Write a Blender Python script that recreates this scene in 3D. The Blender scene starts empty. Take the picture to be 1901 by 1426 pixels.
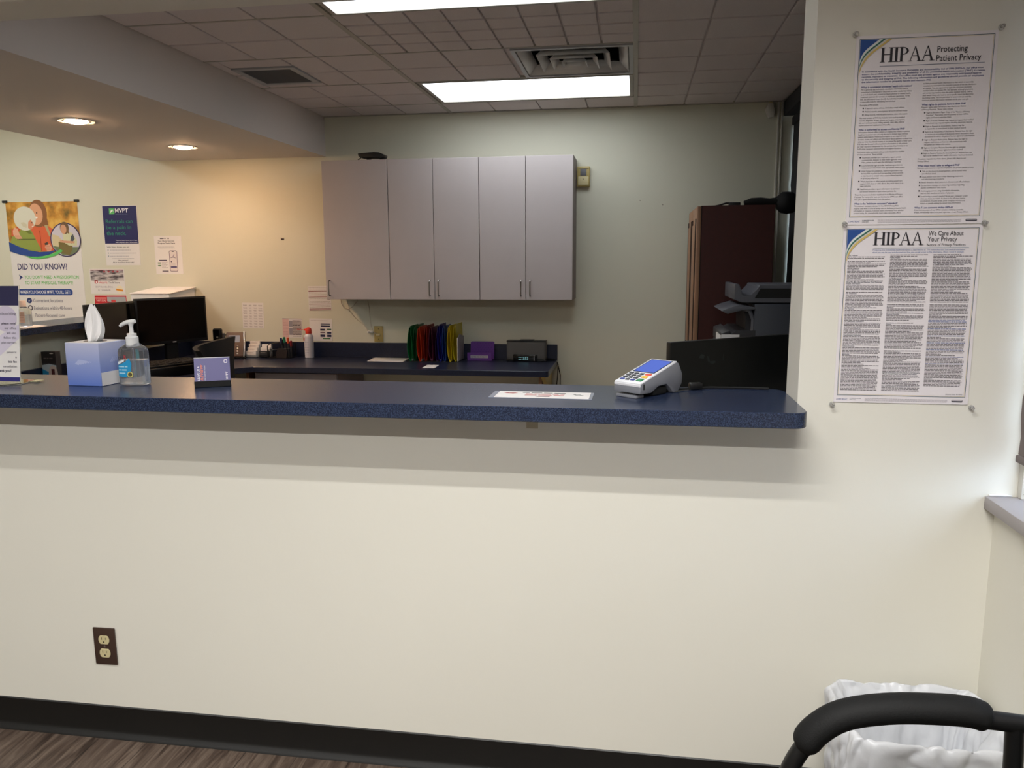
import bpy, bmesh, math, random
from math import sin, cos, pi, radians
from mathutils import Vector, Matrix

random.seed(7)
S = bpy.context.scene
COL = S.collection

# ------------------------------------------------------------------ camera
CAM_H = 1.40
F_PX, PITCH, YAW, ROLL = 1461.16, 0.1565018, 0.15501895, 0.00485214
cd = bpy.data.cameras.new('camera'); cam = bpy.data.objects.new('camera', cd); COL.objects.link(cam)
cd.sensor_fit = 'HORIZONTAL'; cd.sensor_width = 36.0; cd.lens = F_PX / 1901 * 36.0
cd.clip_start = 0.02; cd.clip_end = 100
cy, sy, cp, sp = cos(YAW), sin(YAW), cos(PITCH), sin(PITCH)
fw = Vector((-sy * cp, cy * cp, -sp)); rt = Vector((cy, sy, 0)); dn = fw.cross(rt)
cr, sr = cos(ROLL), sin(ROLL)
r2 = cr * rt + sr * dn; d2 = -sr * rt + cr * dn
cam.matrix_world = Matrix(((r2.x, -d2.x, -fw.x, 0), (r2.y, -d2.y, -fw.y, 0), (r2.z, -d2.z, -fw.z, CAM_H), (0, 0, 0, 1)))
S.camera = cam

# ------------------------------------------------------------------ world, exposure
w = bpy.data.worlds.new('daylight'); S.world = w; w.use_nodes = True
bg = w.node_tree.nodes['Background']; bg.inputs[1].default_value = 11.0
_tc = w.node_tree.nodes.new('ShaderNodeTexCoord'); _sp = w.node_tree.nodes.new('ShaderNodeSeparateXYZ'); _rp = w.node_tree.nodes.new('ShaderNodeValToRGB')
w.node_tree.links.new(_tc.outputs['Generated'], _sp.inputs[0]); w.node_tree.links.new(_sp.outputs[2], _rp.inputs[0]); w.node_tree.links.new(_rp.outputs[0], bg.inputs[0])
_e = _rp.color_ramp.elements; _e[0].position = 0.0; _e[0].color = (0.02, 0.02, 0.018, 1); _e[1].position = 0.06; _e[1].color = (0.62, 0.78, 1.0, 1)
S.view_settings.view_transform = 'Standard'; S.view_settings.look = 'None'
S.view_settings.gamma = 1.0; S.view_settings.use_curve_mapping = False
S.view_settings.exposure = 0.0
E_TROFFER = 6.0        # office ceiling panels
W_NEAR, W_FAR = 16.0, 49.0   # waiting room strip lamps, watts
E_HALL = 12.5
E_DOWN = 300.0

# ------------------------------------------------------------------ materials
def lin(c):
    c = c / 255.0
    return c / 12.92 if c <= 0.04045 else ((c + 0.055) / 1.055) ** 2.4
def rgb(c): return (lin(c[0]), lin(c[1]), lin(c[2]), 1)
MATS = {}
def mat(name, c, rough=0.6, metal=0.0, noise=0.0, nscale=60.0, bump=0.0, bscale=200.0, spec=None, emis=None, estr=0.0, trans=0.0, coat=0.0, alpha=1.0, ior=1.45):
    if name in MATS: return MATS[name]
    m = bpy.data.materials.new(name); m.use_nodes = True; nt = m.node_tree
    b = nt.nodes['Principled BSDF']
    b.inputs['Base Color'].default_value = rgb(c); b.inputs['Roughness'].default_value = rough; b.inputs['Metallic'].default_value = metal
    if spec is not None: b.inputs['Specular IOR Level'].default_value = spec
    if trans: b.inputs['Transmission Weight'].default_value = trans; b.inputs['IOR'].default_value = ior
    if coat: b.inputs['Coat Weight'].default_value = coat
    if alpha < 1: b.inputs['Alpha'].default_value = alpha
    if emis: b.inputs['Emission Color'].default_value = rgb(emis); b.inputs['Emission Strength'].default_value = estr
    tc = None
    if noise or bump: tc = nt.nodes.new('ShaderNodeTexCoord')
    if noise:
        n = nt.nodes.new('ShaderNodeTexNoise'); n.inputs['Scale'].default_value = nscale; n.inputs['Detail'].default_value = 3
        nt.links.new(tc.outputs['Object'], n.inputs['Vector'])
        mx = nt.nodes.new('ShaderNodeMix'); mx.data_type = 'RGBA'
        a = rgb([max(0, v * (1 - noise)) for v in c]); z = rgb([min(255, v * (1 + noise)) for v in c])
        mx.inputs[6].default_value = a; mx.inputs[7].default_value = z
        nt.links.new(n.outputs['Fac'], mx.inputs[0]); nt.links.new(mx.outputs[2], b.inputs['Base Color'])
    if bump:
        n2 = nt.nodes.new('ShaderNodeTexNoise'); n2.inputs['Scale'].default_value = bscale
        nt.links.new(tc.outputs['Object'], n2.inputs['Vector'])
        bp = nt.nodes.new('ShaderNodeBump'); bp.inputs['Strength'].default_value = bump; bp.inputs['Distance'].default_value = 0.002
        nt.links.new(n2.outputs['Fac'], bp.inputs['Height']); nt.links.new(bp.outputs[0], b.inputs['Normal'])
    MATS[name] = m
    return m
def ink(hexs):
    c = tuple(int(hexs[i:i + 2], 16) for i in (0, 2, 4))
    return mat('print ' + hexs, c, 0.55)
def laminate(name, base, speck, rough):
    m = mat(name, base, rough); nt = m.node_tree; b = nt.nodes['Principled BSDF']
    tc = nt.nodes.new('ShaderNodeTexCoord'); n = nt.nodes.new('ShaderNodeTexNoise'); n.inputs['Scale'].default_value = 420; n.inputs['Detail'].default_value = 2
    nt.links.new(tc.outputs['Object'], n.inputs['Vector'])
    r = nt.nodes.new('ShaderNodeValToRGB'); r.color_ramp.elements[0].position = 0.42; r.color_ramp.elements[1].position = 0.68
    r.color_ramp.elements[0].color = rgb(base); r.color_ramp.elements[1].color = rgb(speck)
    nt.links.new(n.outputs['Fac'], r.inputs[0]); nt.links.new(r.outputs[0], b.inputs['Base Color'])
    return m

M_wall = mat('cream wall paint', (227, 224, 213), 0.75, noise=0.015, nscale=1.3, bump=0.08, bscale=90)
M_wall_in = mat('cream office paint', (212, 210, 192), 0.6, noise=0.012, nscale=1.1, bump=0.06, bscale=90)
M_soffit = mat('greyish soffit paint', (212, 204, 198), 0.8, bump=0.05, bscale=80)
M_tile = mat('acoustic tile', (214, 206, 206), 0.95, noise=0.05, nscale=220, bump=0.4, bscale=260)
M_tbar = mat('ceiling grid metal', (176, 172, 164), 0.5)
M_ceil = mat('white ceiling', (225, 222, 214), 0.9)
M_counter = laminate('blue speckled laminate', (25, 32, 52), (54, 68, 98), 0.25)
M_desk = laminate('navy speckled laminate', (24, 28, 46), (44, 52, 78), 0.28)
M_base = mat('black vinyl base', (13, 12, 11), 0.45, bump=0.1, bscale=120)
M_door = mat('grey laminate doors', (182, 174, 174), 0.5, noise=0.02, nscale=7)
M_doorside = mat('grey laminate carcass', (128, 118, 118), 0.55)
M_steel = mat('brushed steel', (150, 145, 140), 0.3, 1.0)
M_chrome = mat('bright nickel', (200, 195, 190), 0.22, 1.0)
M_black = mat('black plastic', (14, 14, 15), 0.4)
M_blackm = mat('matt black', (10, 10, 11), 0.75)
M_gloss = mat('gloss black screen', (5, 5, 6), 0.16)
M_dgrey = mat('dark grey plastic', (52, 52, 56), 0.45)
M_mgrey = mat('mid grey plastic', (104, 105, 110), 0.5)
M_lgrey = mat('light grey plastic', (172, 174, 178), 0.4)
M_white = mat('white plastic', (232, 232, 232), 0.4)
M_paper = mat('white paper', (226, 222, 220), 0.8)
M_card = mat('white card', (232, 228, 226), 0.7)
M_ivory = mat('ivory plastic', (206, 194, 150), 0.45)
M_almond = mat('almond plate', (178, 158, 96), 0.5)
M_brownplate = mat('brown plate', (64, 46, 38), 0.38)
M_mahog = mat('mahogany side panel', (64, 19, 13), 0.6, noise=0.12, nscale=40)
M_oakdoor = mat('brown wooden door', (150, 112, 84), 0.5, noise=0.08, nscale=18)
M_frame = mat('pale window frame', (214, 210, 200), 0.5)
M_sill = mat('grey sill laminate', (166, 160, 162), 0.45)
M_blind = mat('taupe blind fabric', (120, 110, 108), 0.9)
M_dark = mat('dark shade fabric', (46, 46, 50), 0.9)
M_glass = mat('window glass', (255, 255, 255), 0.0, trans=1.0)
M_acryl = mat('clear acrylic', (250, 252, 252), 0.03, trans=1.0, ior=1.2)
M_pet = mat('clear bottle plastic', (248, 250, 255), 0.06, trans=.93, ior=1.12)
M_gel = mat('clear gel', (232, 238, 246), 0.1, trans=.80, ior=1.16)
M_liner = mat('white bin liner', (208, 210, 215), 0.3, bump=0.5, bscale=60)
M_bin = mat('dark bin', (50, 46, 42), 0.5)
M_tissue = mat('tissue', (248, 246, 246), 0.9)
M_rubber = mat('black arm pad', (14, 14, 14), 0.7, bump=0.25, bscale=400, spec=.25)
M_tubeb = mat('black enamel tube', (8, 8, 9), 0.42)
M_mesh = mat('black mesh fabric', (9, 9, 10), 0.85, bump=0.4, bscale=500)
M_wood = None
def wood_floor():
    m = mat('wood look vinyl', (112, 96, 84), 0.45); nt = m.node_tree; b = nt.nodes['Principled BSDF']
    tc = nt.nodes.new('ShaderNodeTexCoord'); mp = nt.nodes.new('ShaderNodeMapping'); mp.inputs['Scale'].default_value = (9, 0.9, 1)
    nt.links.new(tc.outputs['Object'], mp.inputs[0])
    n = nt.nodes.new('ShaderNodeTexNoise'); n.inputs['Scale'].default_value = 4.0; n.inputs['Detail'].default_value = 8; n.inputs['Roughness'].default_value = 0.62; n.inputs['Distortion'].default_value = 1.2
    nt.links.new(mp.outputs[0], n.inputs['Vector'])
    r = nt.nodes.new('ShaderNodeValToRGB'); e = r.color_ramp.elements
    e[0].position = 0.32; e[0].color = rgb((56, 43, 35)); e[1].position = 0.62; e[1].color = rgb((114, 99, 87))
    e2 = r.color_ramp.elements.new(0.48); e2.color = rgb((88, 73, 63))
    nt.links.new(n.outputs['Fac'], r.inputs[0])
    br = nt.nodes.new('ShaderNodeTexBrick'); br.offset = 0.37; br.inputs['Scale'].default_value = 1.0
    br.inputs['Brick Width'].default_value = 1.22; br.inputs['Row Height'].default_value = 0.155; br.inputs['Mortar Size'].default_value = 0.0012
    br.inputs['Color1'].default_value = (1, 1, 1, 1); br.inputs['Color2'].default_value = (0.82, 0.82, 0.82, 1); br.inputs['Mortar'].default_value = (0.3, 0.3, 0.3, 1)
    mp2 = nt.nodes.new('ShaderNodeMapping'); mp2.inputs['Rotation'].default_value = (0, 0, pi / 2)
    nt.links.new(tc.outputs['Object'], mp2.inputs[0]); nt.links.new(mp2.outputs[0], br.inputs['Vector'])
    mx = nt.nodes.new('ShaderNodeMix'); mx.data_type = 'RGBA'; mx.blend_type = 'MULTIPLY'; mx.inputs[0].default_value = 1
    nt.links.new(r.outputs[0], mx.inputs[6]); nt.links.new(br.outputs['Color'], mx.inputs[7]); nt.links.new(mx.outputs[2], b.inputs['Base Color'])
    return m
M_wood = wood_floor()
def emit(name, c, s):
    m = bpy.data.materials.new(name); m.use_nodes = True; nt = m.node_tree; nt.nodes.clear()
    o = nt.nodes.new('ShaderNodeOutputMaterial'); e = nt.nodes.new('ShaderNodeEmission'); e.inputs[0].default_value = rgb(c); e.inputs[1].default_value = s
    nt.links.new(e.outputs[0], o.inputs[0]); return m
M_panel = emit('lit diffuser', (236, 242, 246), E_TROFFER)
M_hall = emit('lit hall diffuser', (255, 251, 244), E_HALL)
M_bulb = emit('lit warm bulb', (255, 203, 156), E_DOWN)
M_lcd = emit('blue lit display', (112, 138, 242), 0.75)
M_lcdw = emit('pale lit display', (196, 178, 170), 0.5)
M_digit = emit('lit clock digits', (150, 205, 210), 0.5)

# ------------------------------------------------------------------ mesh builder
class MB:
    def __init__(s): s.bm = bmesh.new(); s.mats = []
    def mi(s, m):
        if m not in s.mats: s.mats.append(m)
        return s.mats.index(m)
    def _merge(s, t, m):
        i = s.mi(m)
        for f in t.faces: f.material_index = i
        me = bpy.data.meshes.new('t'); t.to_mesh(me); t.free(); s.bm.from_mesh(me); bpy.data.meshes.remove(me)
    def _bev(s, t, bev, seg):
        if bev > 0: bmesh.ops.bevel(t, geom=list(t.edges), offset=bev, segments=seg, profile=0.5, affect='EDGES', clamp_overlap=True)
    def box(s, x0, x1, y0, y1, z0, z1, m, bev=0, seg=2, rot=None):
        t = bmesh.new(); bmesh.ops.create_cube(t, size=1.0)
        for v in t.verts: v.co = Vector(((x0 + x1) / 2 + v.co.x * (x1 - x0), (y0 + y1) / 2 + v.co.y * (y1 - y0), (z0 + z1) / 2 + v.co.z * (z1 - z0)))
        s._bev(t, bev, seg)
        if rot: t.transform(rot)
        s._merge(t, m)
    def prism(s, pts, ax, a, b, m, bev=0, seg=2):
        """pts 2-D; ax='x' -> pts are (y,z); 'y' -> (x,z); 'z' -> (x,y)"""
        t = bmesh.new()
        def P(p, d): return {'x': (d, p[0], p[1]), 'y': (p[0], d, p[1]), 'z': (p[0], p[1], d)}[ax]
        A = [t.verts.new(P(p, a)) for p in pts]; B = [t.verts.new(P(p, b)) for p in pts]
        t.faces.new(A); t.faces.new(list(reversed(B)))
        n = len(pts)
        for i in range(n): t.faces.new((A[i], B[i], B[(i + 1) % n], A[(i + 1) % n]))
        bmesh.ops.recalc_face_normals(t, faces=t.faces)
        s._bev(t, bev, seg); s._merge(t, m)
    def tube(s, pts, r, m, n=10, caps=True, sx=1.0):
        t = bmesh.new(); P = [Vector(p) for p in pts]; rs = r if isinstance(r, (list, tuple)) else [r] * len(P)
        rings = []; up = None
        for i, p in enumerate(P):
            d = (P[min(i + 1, len(P) - 1)] - P[max(i - 1, 0)]).normalized()
            if up is None:
                up = Vector((0, 0, 1)) if abs(d.z) < 0.9 else Vector((0, 1, 0))
            a = d.cross(up)
            if a.length < 1e-6: a = d.cross(Vector((1, 0, 0)))
            a.normalize(); b = a.cross(d).normalized(); up = b
            rings.append([t.verts.new(p + (a * cos(2 * pi * k / n) * sx + b * sin(2 * pi * k / n)) * rs[i]) for k in range(n)])
        for i in range(len(rings) - 1):
            for k in range(n): t.faces.new((rings[i][k], rings[i][(k + 1) % n], rings[i + 1][(k + 1) % n], rings[i + 1][k]))
        if caps: t.faces.new(list(reversed(rings[0]))); t.faces.new(rings[-1])
        bmesh.ops.recalc_face_normals(t, faces=t.faces); s._merge(t, m)
    def lathe(s, prof, m, c=(0, 0, 0), n=28, sx=1.0, sy=1.0, sq=0.0):
        t = bmesh.new(); R = []
        for (r, z) in prof:
            ring = []
            for k in range(n):
                a = 2 * pi * k / n; ca, sa = cos(a), sin(a)
                q = 1.0
                if sq: q = 1.0 / ((abs(ca) ** sq + abs(sa) ** sq) ** (1 / sq))
                ring.append(t.verts.new((c[0] + r * ca * q * sx, c[1] + r * sa * q * sy, c[2] + z)))
            R.append(ring)
        for i in range(len(R) - 1):
            for k in range(n): t.faces.new((R[i][k], R[i][(k + 1) % n], R[i + 1][(k + 1) % n], R[i + 1][k]))
        if prof[0][0] > 1e-5: t.faces.new(list(reversed(R[0])))
        if prof[-1][0] > 1e-5: t.faces.new(R[-1])
        bmesh.ops.remove_doubles(t, verts=t.verts, dist=1e-6)
        bmesh.ops.recalc_face_normals(t, faces=t.faces); s._merge(t, m)
    def faces(s, verts, faces, m):
        t = bmesh.new(); V = [t.verts.new(v) for v in verts]
        for f in faces:
            try: t.faces.new([V[i] for i in f])
            except ValueError: pass
        s._merge(t, m)
    def build(s, name, parent=None, loc=None, rot=None, angle=35):
        me = bpy.data.meshes.new(name); s.bm.to_mesh(me); s.bm.free()
        for m in s.mats: me.materials.append(m)
        me.shade_smooth(); me.set_sharp_from_angle(angle=radians(angle))
        o = bpy.data.objects.new(name, me); COL.objects.link(o)
        if loc: o.location = loc
        if rot: o.rotation_euler = rot
        if parent: o.parent = parent
        return o

def tag(o, label=None, cat=None, group=None, kind=None):
    if label: o['label'] = label
    if cat: o['category'] = cat
    if group: o['group'] = group
    if kind: o['kind'] = kind
    return o
def thing(name, label, cat, loc=(0, 0, 0), rz=0.0, group=None, rot=None):
    o = bpy.data.objects.new(name, None); COL.objects.link(o); o.empty_display_size = 0.05
    o.location = loc; o.rotation_euler = rot if rot else (0, 0, rz)
    return tag(o, label, cat, group)
def struct(o): o['kind'] = 'structure'; return o
def sbox(name, *a, **k):
    b = MB(); b.box(*a, **k); return struct(b.build(name))
def children(o): return [c for c in COL.objects if c.parent == o]
def copy_tree(o, parent=None):
    c = o.copy(); COL.objects.link(c); c.parent = parent
    for ch in children(o): copy_tree(ch, c)
    return c

# ------------------------------------------------------------------ flat printing (posters, labels) in local x (right) / z (up), facing -y
_G = {}
def glyphs(txt, bold=0.0, shear=0.0, sp=1.0):
    k = (txt, bold, shear, sp)
    if k in _G: return _G[k]
    cu = bpy.data.curves.new('t', 'FONT'); cu.body = txt; cu.size = 1.0; cu.offset = bold; cu.shear = shear; cu.resolution_u = 2; cu.space_character = sp; cu.fill_mode = 'FRONT'
    ob = bpy.data.objects.new('t', cu); COL.objects.link(ob)
    dg = bpy.context.evaluated_depsgraph_get(); dg.update()
    me = bpy.data.meshes.new_from_object(ob.evaluated_get(dg))
    V = [(v.co.x, v.co.y) for v in me.vertices]; Fc = [tuple(p.vertices) for p in me.polygons]
    bpy.data.meshes.remove(me); bpy.data.objects.remove(ob); bpy.data.curves.remove(cu)
    x0 = min((v[0] for v in V), default=0); x1 = max((v[0] for v in V), default=1)
    _G[k] = (V, Fc, x0, x1); return _G[k]
class Art:
    def __init__(s, base=0.0): s.m = MB(); s.base = base; s.n = 0
    def y(s, l): return -(s.base + 0.0003 * l + 0.00002 * s.n)
    def poly(s, pts, col, l=1):
        s.n += 1
        y = s.y(l); s.m.faces([(p[0], y, p[1]) for p in pts], [tuple(range(len(pts)))], col if not isinstance(col, str) else ink(col))
    def rect(s, x0, x1, z0, z1, col, l=1): s.poly([(x0, z0), (x1, z0), (x1, z1), (x0, z1)], col, l)
    def rrect(s, x0, x1, z0, z1, r, col, l=1):
        P = []
        for cx, cz, a0 in ((x1 - r, z0 + r, -90), (x1 - r, z1 - r, 0), (x0 + r, z1 - r, 90), (x0 + r, z0 + r, 180)):
            for k in range(6): a = radians(a0 + 18 * k); P.append((cx + r * cos(a), cz + r * sin(a)))
        s.poly(P, col, l)
    def disc(s, cx, cz, r, col, l=1, n=40, rz=None, rot=0):
        rz = rz or r; c, sn = cos(rot), sin(rot)
        s.poly([(cx + r * cos(2 * pi * k / n) * c - rz * sin(2 * pi * k / n) * sn, cz + r * cos(2 * pi * k / n) * sn + rz * sin(2 * pi * k / n) * c) for k in range(n)], col, l)
    def text(s, txt, x, z, size, col, l=2, bold=0.0, align='l', width=None, maxw=None, shear=0.0, rot=0.0, sxx=1.0):
        V, Fc, x0, x1 = glyphs(txt, bold, shear); k = size * sxx
        wd = (x1 - x0) * k
        if width: k *= width / wd; wd = width
        elif maxw and wd > maxw: k *= maxw / wd; wd = maxw
        ox = {'l': 0, 'c': -wd / 2, 'r': -wd}[align]; y = s.y(l); c, sn = cos(rot), sin(rot)
        vs = []
        for v in V:
            a = (v[0] - x0) * k + ox; b = v[1] * size
            vs.append((x + a * c - b * sn, y, z + a * sn + b * c))
        s.m.faces(vs, Fc, col if not isinstance(col, str) else ink(col))
    def greek(s, x0, x1, z, h, col, l=2, seed=0):
        r = random.Random(seed); x = x0; y = s.y(l); V = []; Fq = []
        while x < x1 - h:
            ww = min(x1 - x, h * r.uniform(1.5, 6)); n = len(V)
            V += [(x, y, z), (x + ww, y, z), (x + ww, y, z + h), (x, y, z + h)]; Fq.append((n, n + 1, n + 2, n + 3)); x += ww + h * 0.7
        s.m.faces(V, Fq, col if not isinstance(col, str) else ink(col))
    def ring(s, x0, x1, z0, z1, t, col, l=1):
        s.rect(x0, x1, z1 - t, z1, col, l); s.rect(x0, x1, z0, z0 + t, col, l); s.rect(x0, x0 + t, z0 + t, z1 - t, col, l); s.rect(x1 - t, x1, z0 + t, z1 - t, col, l)
    def build(s, name, parent): return s.m.build(name, parent)
def sheet(parent, w_, h_, m=None, th=0.001, name='sheet'):
    b = MB(); b.box(-w_ / 2, w_ / 2, -th, 0, -h_ / 2, h_ / 2, m or M_paper); return b.build(name, parent)

# serif capitals for the headings
def serif(art, txt, x, z, h, col, width, l=2):
    st, th, sf = 0.165, 0.06, 0.042
    L = {}
    def stem(x0, wd, z0=0.0, z1=1.0): return [[(x0, z0), (x0 + wd, z0), (x0 + wd, z1), (x0, z1)]]
    def ser(xc, wd, z0): return [[(xc - wd / 2, z0), (xc + wd / 2, z0), (xc + wd / 2, z0 + sf), (xc - wd / 2, z0 + sf)]]
    L['H'] = (stem(.09, st) + stem(.63, st) + ser(.155, .32, 0) + ser(.155, .32, 1 - sf) + ser(.695, .32, 0) + ser(.695, .32, 1 - sf) + [[(.2, .49), (.66, .49), (.66, .49 + th), (.2, .49 + th)]], .86)
    L['I'] = (stem(.10, st) + ser(.165, .32, 0) + ser(.165, .32, 1 - sf), .34)
    o = [(.2 + .42 * sin(a), .73 + .27 * cos(a)) for a in [pi * k / 16 for k in range(17)]]
    i_ = [(.2 + .29 * sin(a), .73 + .225 * cos(a)) for a in [pi * k / 16 for k in range(17)]]
    L['P'] = (stem(.09, st) + ser(.155, .32, 0) + ser(.10, .2, 1 - sf) + [[o[k], o[k + 1], i_[k + 1], i_[k]] for k in range(16)], .64)
    L['A'] = ([[(.06, 0), (.11, 0), (.40, .93), (.375, 1.02)], [(.61, 0), (.76, 0), (.42, 1.02), (.36, 1.02)], [(.20, .34), (.60, .34), (.60, .34 + th), (.20, .34 + th)]] + ser(.09, .26, 0) + ser(.69, .32, 0), .80)
    tot = sum(L[c][1] for c in txt); k = width / tot; cx = 0
    for c in txt:
        for p in L[c][0]: art.poly([(x + (cx + q[0]) * k, z + q[1] * h) for q in p], col, l)
        cx += L[c][1]

# ================================================================== THE ROOM
YF, YB = 1.95, 5.35          # front wall face, back wall face
WT = 0.145                   # front wall thickness
ZC = 2.372                   # office ceiling
ZH = 2.07                   # underside of the opening's header
XR = 0.87
b = MB(); b.box(-5.6, 1.3, -3.2, 5.6, -0.06, 0, M_wood); struct(b.build('floor'))
b = MB(); b.box(-5.4, XR, YF + WT, YB, 0.0, 0.004, mat('office floor', (170, 160, 148), .5, noise=.05, nscale=30)); struct(b.build('floor'))
# front wall: pony part under the counter, pier on the right, header, pier far left
b = MB()
b.box(-5.4, 0.391, YF, YF + WT, 0, 1.022, M_wall)
b.box(0.391, 1.05, YF, YF + WT, 0, 2.55, M_wall)
b.box(-3.4, 0.391, YF, YF + WT, ZH, 2.55, M_wall)
b.box(-5.4, -3.4, YF, YF + WT, 1.022, 2.55, M_wall)
struct(b.build('wall_front'))
sbox('wall_back', -5.4, 1.3, YB, YB + 0.12, 0, 2.6, M_wall_in)
sbox('wall_left', -5.5, -5.4, -3.1, YB + 0.1, 0, 2.6, M_wall_in)
sbox('wall_rear', -5.5, 1.3, -3.2, -3.1, 0, 2.6, M_wall)
# right wall with its two window strips
b = MB()
b.box(0.851, 1.02, -3.1, YF, 0, 0.81, M_wall)
b.box(0.851, 1.02, -3.1, YF, 2.30, 2.55, M_wall)
b.box(0.851, 1.02, -3.1, -1.6, 0.81, 2.30, M_wall)
b.box(XR, 1.05, YF + WT, YB, 0, 0.81, M_wall_in)
b.box(0.99, 1.05, YF + WT, 2.6, 0.81, 2.55, M_wall_in)
b.box(0.99, 1.05, 2.6, YB, 2.372, 2.55, M_wall_in)
struct(b.build('wall_right'))
sbox('trim_1', 0.862, 0.874, YB - 0.012, YB, 0.81, ZC, M_frame, bev=0.003)      # bright cover strips in the back corner
sbox('trim_2', 0.884, 0.894, YB - 0.014, YB, 0.81, ZC, M_frame, bev=0.003)
sbox('trim_3', 0.900, 0.99, YF + WT, YB - 0.004, 2.285, ZC, M_dark)              # dark valance box along the ceiling
# windows
wn = tag(bpy.data.objects.new('window_1', None)); COL.objects.link(wn); struct(wn)
b = MB(); b.box(0.955, 0.961, -1.6, YF, 0.843, 2.30, M_glass); b.build('window_pane', wn)
b = MB(); b.box(0.896, 1.0, YF - 0.022, YF - 0.0005, 0.843, 2.30, M_frame, bev=0.002)
for yy in (-1.6, -0.4, 0.78): b.box(0.94, 0.98, yy, yy + 0.04, 0.843, 2.30, M_frame)
b.box(0.94, 0.98, -1.6, YF - 0.022, 2.26, 2.30, M_frame)
for zz in (0.855, 0.868, 0.885, 0.899, 0.915): b.lathe([(0.0, -0.001), (0.0016, 0), (0.0016, 0.001), (0.0, 0.0012)], M_mgrey, c=(0.902, YF - 0.0235, zz), n=8)
b.build('window_frame', wn)
wn2 = tag(bpy.data.objects.new('window_2', None)); COL.objects.link(wn2); struct(wn2)
b = MB(); b.box(1.015, 1.021, 2.6, YB, 0.81, ZC, M_glass); b.build('window_pane', wn2)
b = MB(); b.box(1.0, 1.04, 2.6, 2.64, 0.81, ZC, M_frame); b.box(1.0, 1.04, YB - 0.03, YB - 0.001, 0.81, ZC, M_frame); b.box(1.0, 1.04, 2.64, YB - .03, 0.81, 0.85, M_frame); b.build('window_frame', wn2)
# sill
b = MB(); b.prism([(0.826, 1.9495), (0.826, -1.6), (0.95, -1.6), (0.95, 1.9495)], 'z', 0.812, 0.843, M_sill, bev=0.003); struct(b.build('trim_4'))
# crumbly caulk where the sill meets the wall
b = MB(); b.tube([(0.835, 1.948, 0.845), (0.86, 1.946, 0.847), (0.885, 1.948, 0.845)], [0.002, 0.004, 0.002], M_white, n=6); struct(b.build('trim_5'))
# blinds
def fold_blind(name, x, y0, y1, z0, z1, m, label, off=0.006):
    b = MB(); n = 30; pts = []
    for k in range(n + 1):
        z = z0 + (z1 - z0) * k / n; pts.append((x + off * sin(k * 1.9) * (0.4 + 0.6 * sin(k * .37)), z))
    P = [(p[0], p[1]) for p in pts] + [(p[0] + 0.003, p[1]) for p in reversed(pts)]
    b.prism(P, 'y', y0, y1, m); o = b.build('blind_fabric')
    t = thing(name, label, 'window blind'); o.parent = t
    h = MB(); h.box(x - 0.012, x + 0.03, y0, y1, z1, z1 + 0.05, m, bev=0.004); h.build('headrail', t)
    h = MB(); h.box(x - 0.006, x + 0.008, y0, y1, z0 - 0.018, z0 - 0.001, m, bev=0.003); h.build('bottom_rail', t)
    return t
fold_blind('window_blind', 0.8795, -1.58, 1.925, 0.952, 2.24, M_blind, 'taupe fabric blind hanging over the waiting room window above the sill', 0.004)
fold_blind('window_blind', 0.962, 2.62, YB - 0.012, 0.86, 2.225, M_dark, 'dark closed shade over the office window behind the printer', 0.003)
# front wall base and others
b = MB(); prof = [(YF, 0.0), (YF - 0.016, 0.0), (YF - 0.013, 0.006), (YF - 0.006, 0.014), (YF - 0.003, 0.022), (YF - 0.003, 0.096), (YF, 0.099)]
b.prism(prof, 'x', -5.39, 0.85, M_base); struct(b.build('baseboard_front'))
b = MB(); b.prism([(0.851, 0.0), (0.837, 0), (0.845, 0.014), (0.848, 0.022), (0.848, 0.096), (0.851, 0.099)], 'y', -3.1, YF - 0.016, M_base); struct(b.build('baseboard_right'))
b = MB(); b.box(-3.2, XR, YB - 0.004, YB, 0, 0.1, M_base); struct(b.build('baseboard_back'))

# ceilings
sbox('ceiling', -5.5, 1.3, -3.2, YF + 0.01, 2.44, 2.5, M_ceil)
# hall ceiling beyond the soffit
sbox('ceiling', -5.5, -3.4, YF, YB + .1, 2.50, 2.56, M_ceil)
# office ceiling: backing plus recessed-edge tiles
XT0, YT0, G = -0.02, 3.20, 0.305
b = MB()
for (xa, xb, ya, yb) in ((-2.13, -0.60, YF + WT - 0.02, YB + 0.1), (-0.035, 1.3, YF + WT - 0.02, YB + 0.1), (-0.60, -0.035, YF + WT - 0.02, 3.835), (-0.60, -0.035, 4.395, YB + .1)): b.box(xa, xb, ya, yb, ZC + 0.012, ZC + 0.05, M_tile)
holes = [(-1.22, -0.02, 4.42, 5.03), (-1.22, -0.02, 2.60, 3.20), (-0.61, -0.02, 3.81, 4.42), (-2.07, -1.73, 3.96, 4.33)]
def hit(x0, x1, y0, y1):
    return any(x0 < h[1] - .02 and x1 > h[0] + .02 and y0 < h[3] - .02 and y1 > h[2] + .02 for h in holes)
g = 0.0045
def cell(x0, x1, y0, y1):
    x0 = max(x0, -2.13); x1 = min(x1, 0.90); y0 = max(y0, YF + WT); y1 = min(y1, YB)
    if x1 - x0 < 0.02 or y1 - y0 < 0.02 or hit(x0, x1, y0, y1): return
    b.box(x0 + g, x1 - g, y0 + 2 * g, y1 - 2 * g, ZC, ZC + 0.013, M_tile, bev=0.002, seg=1)
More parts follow.
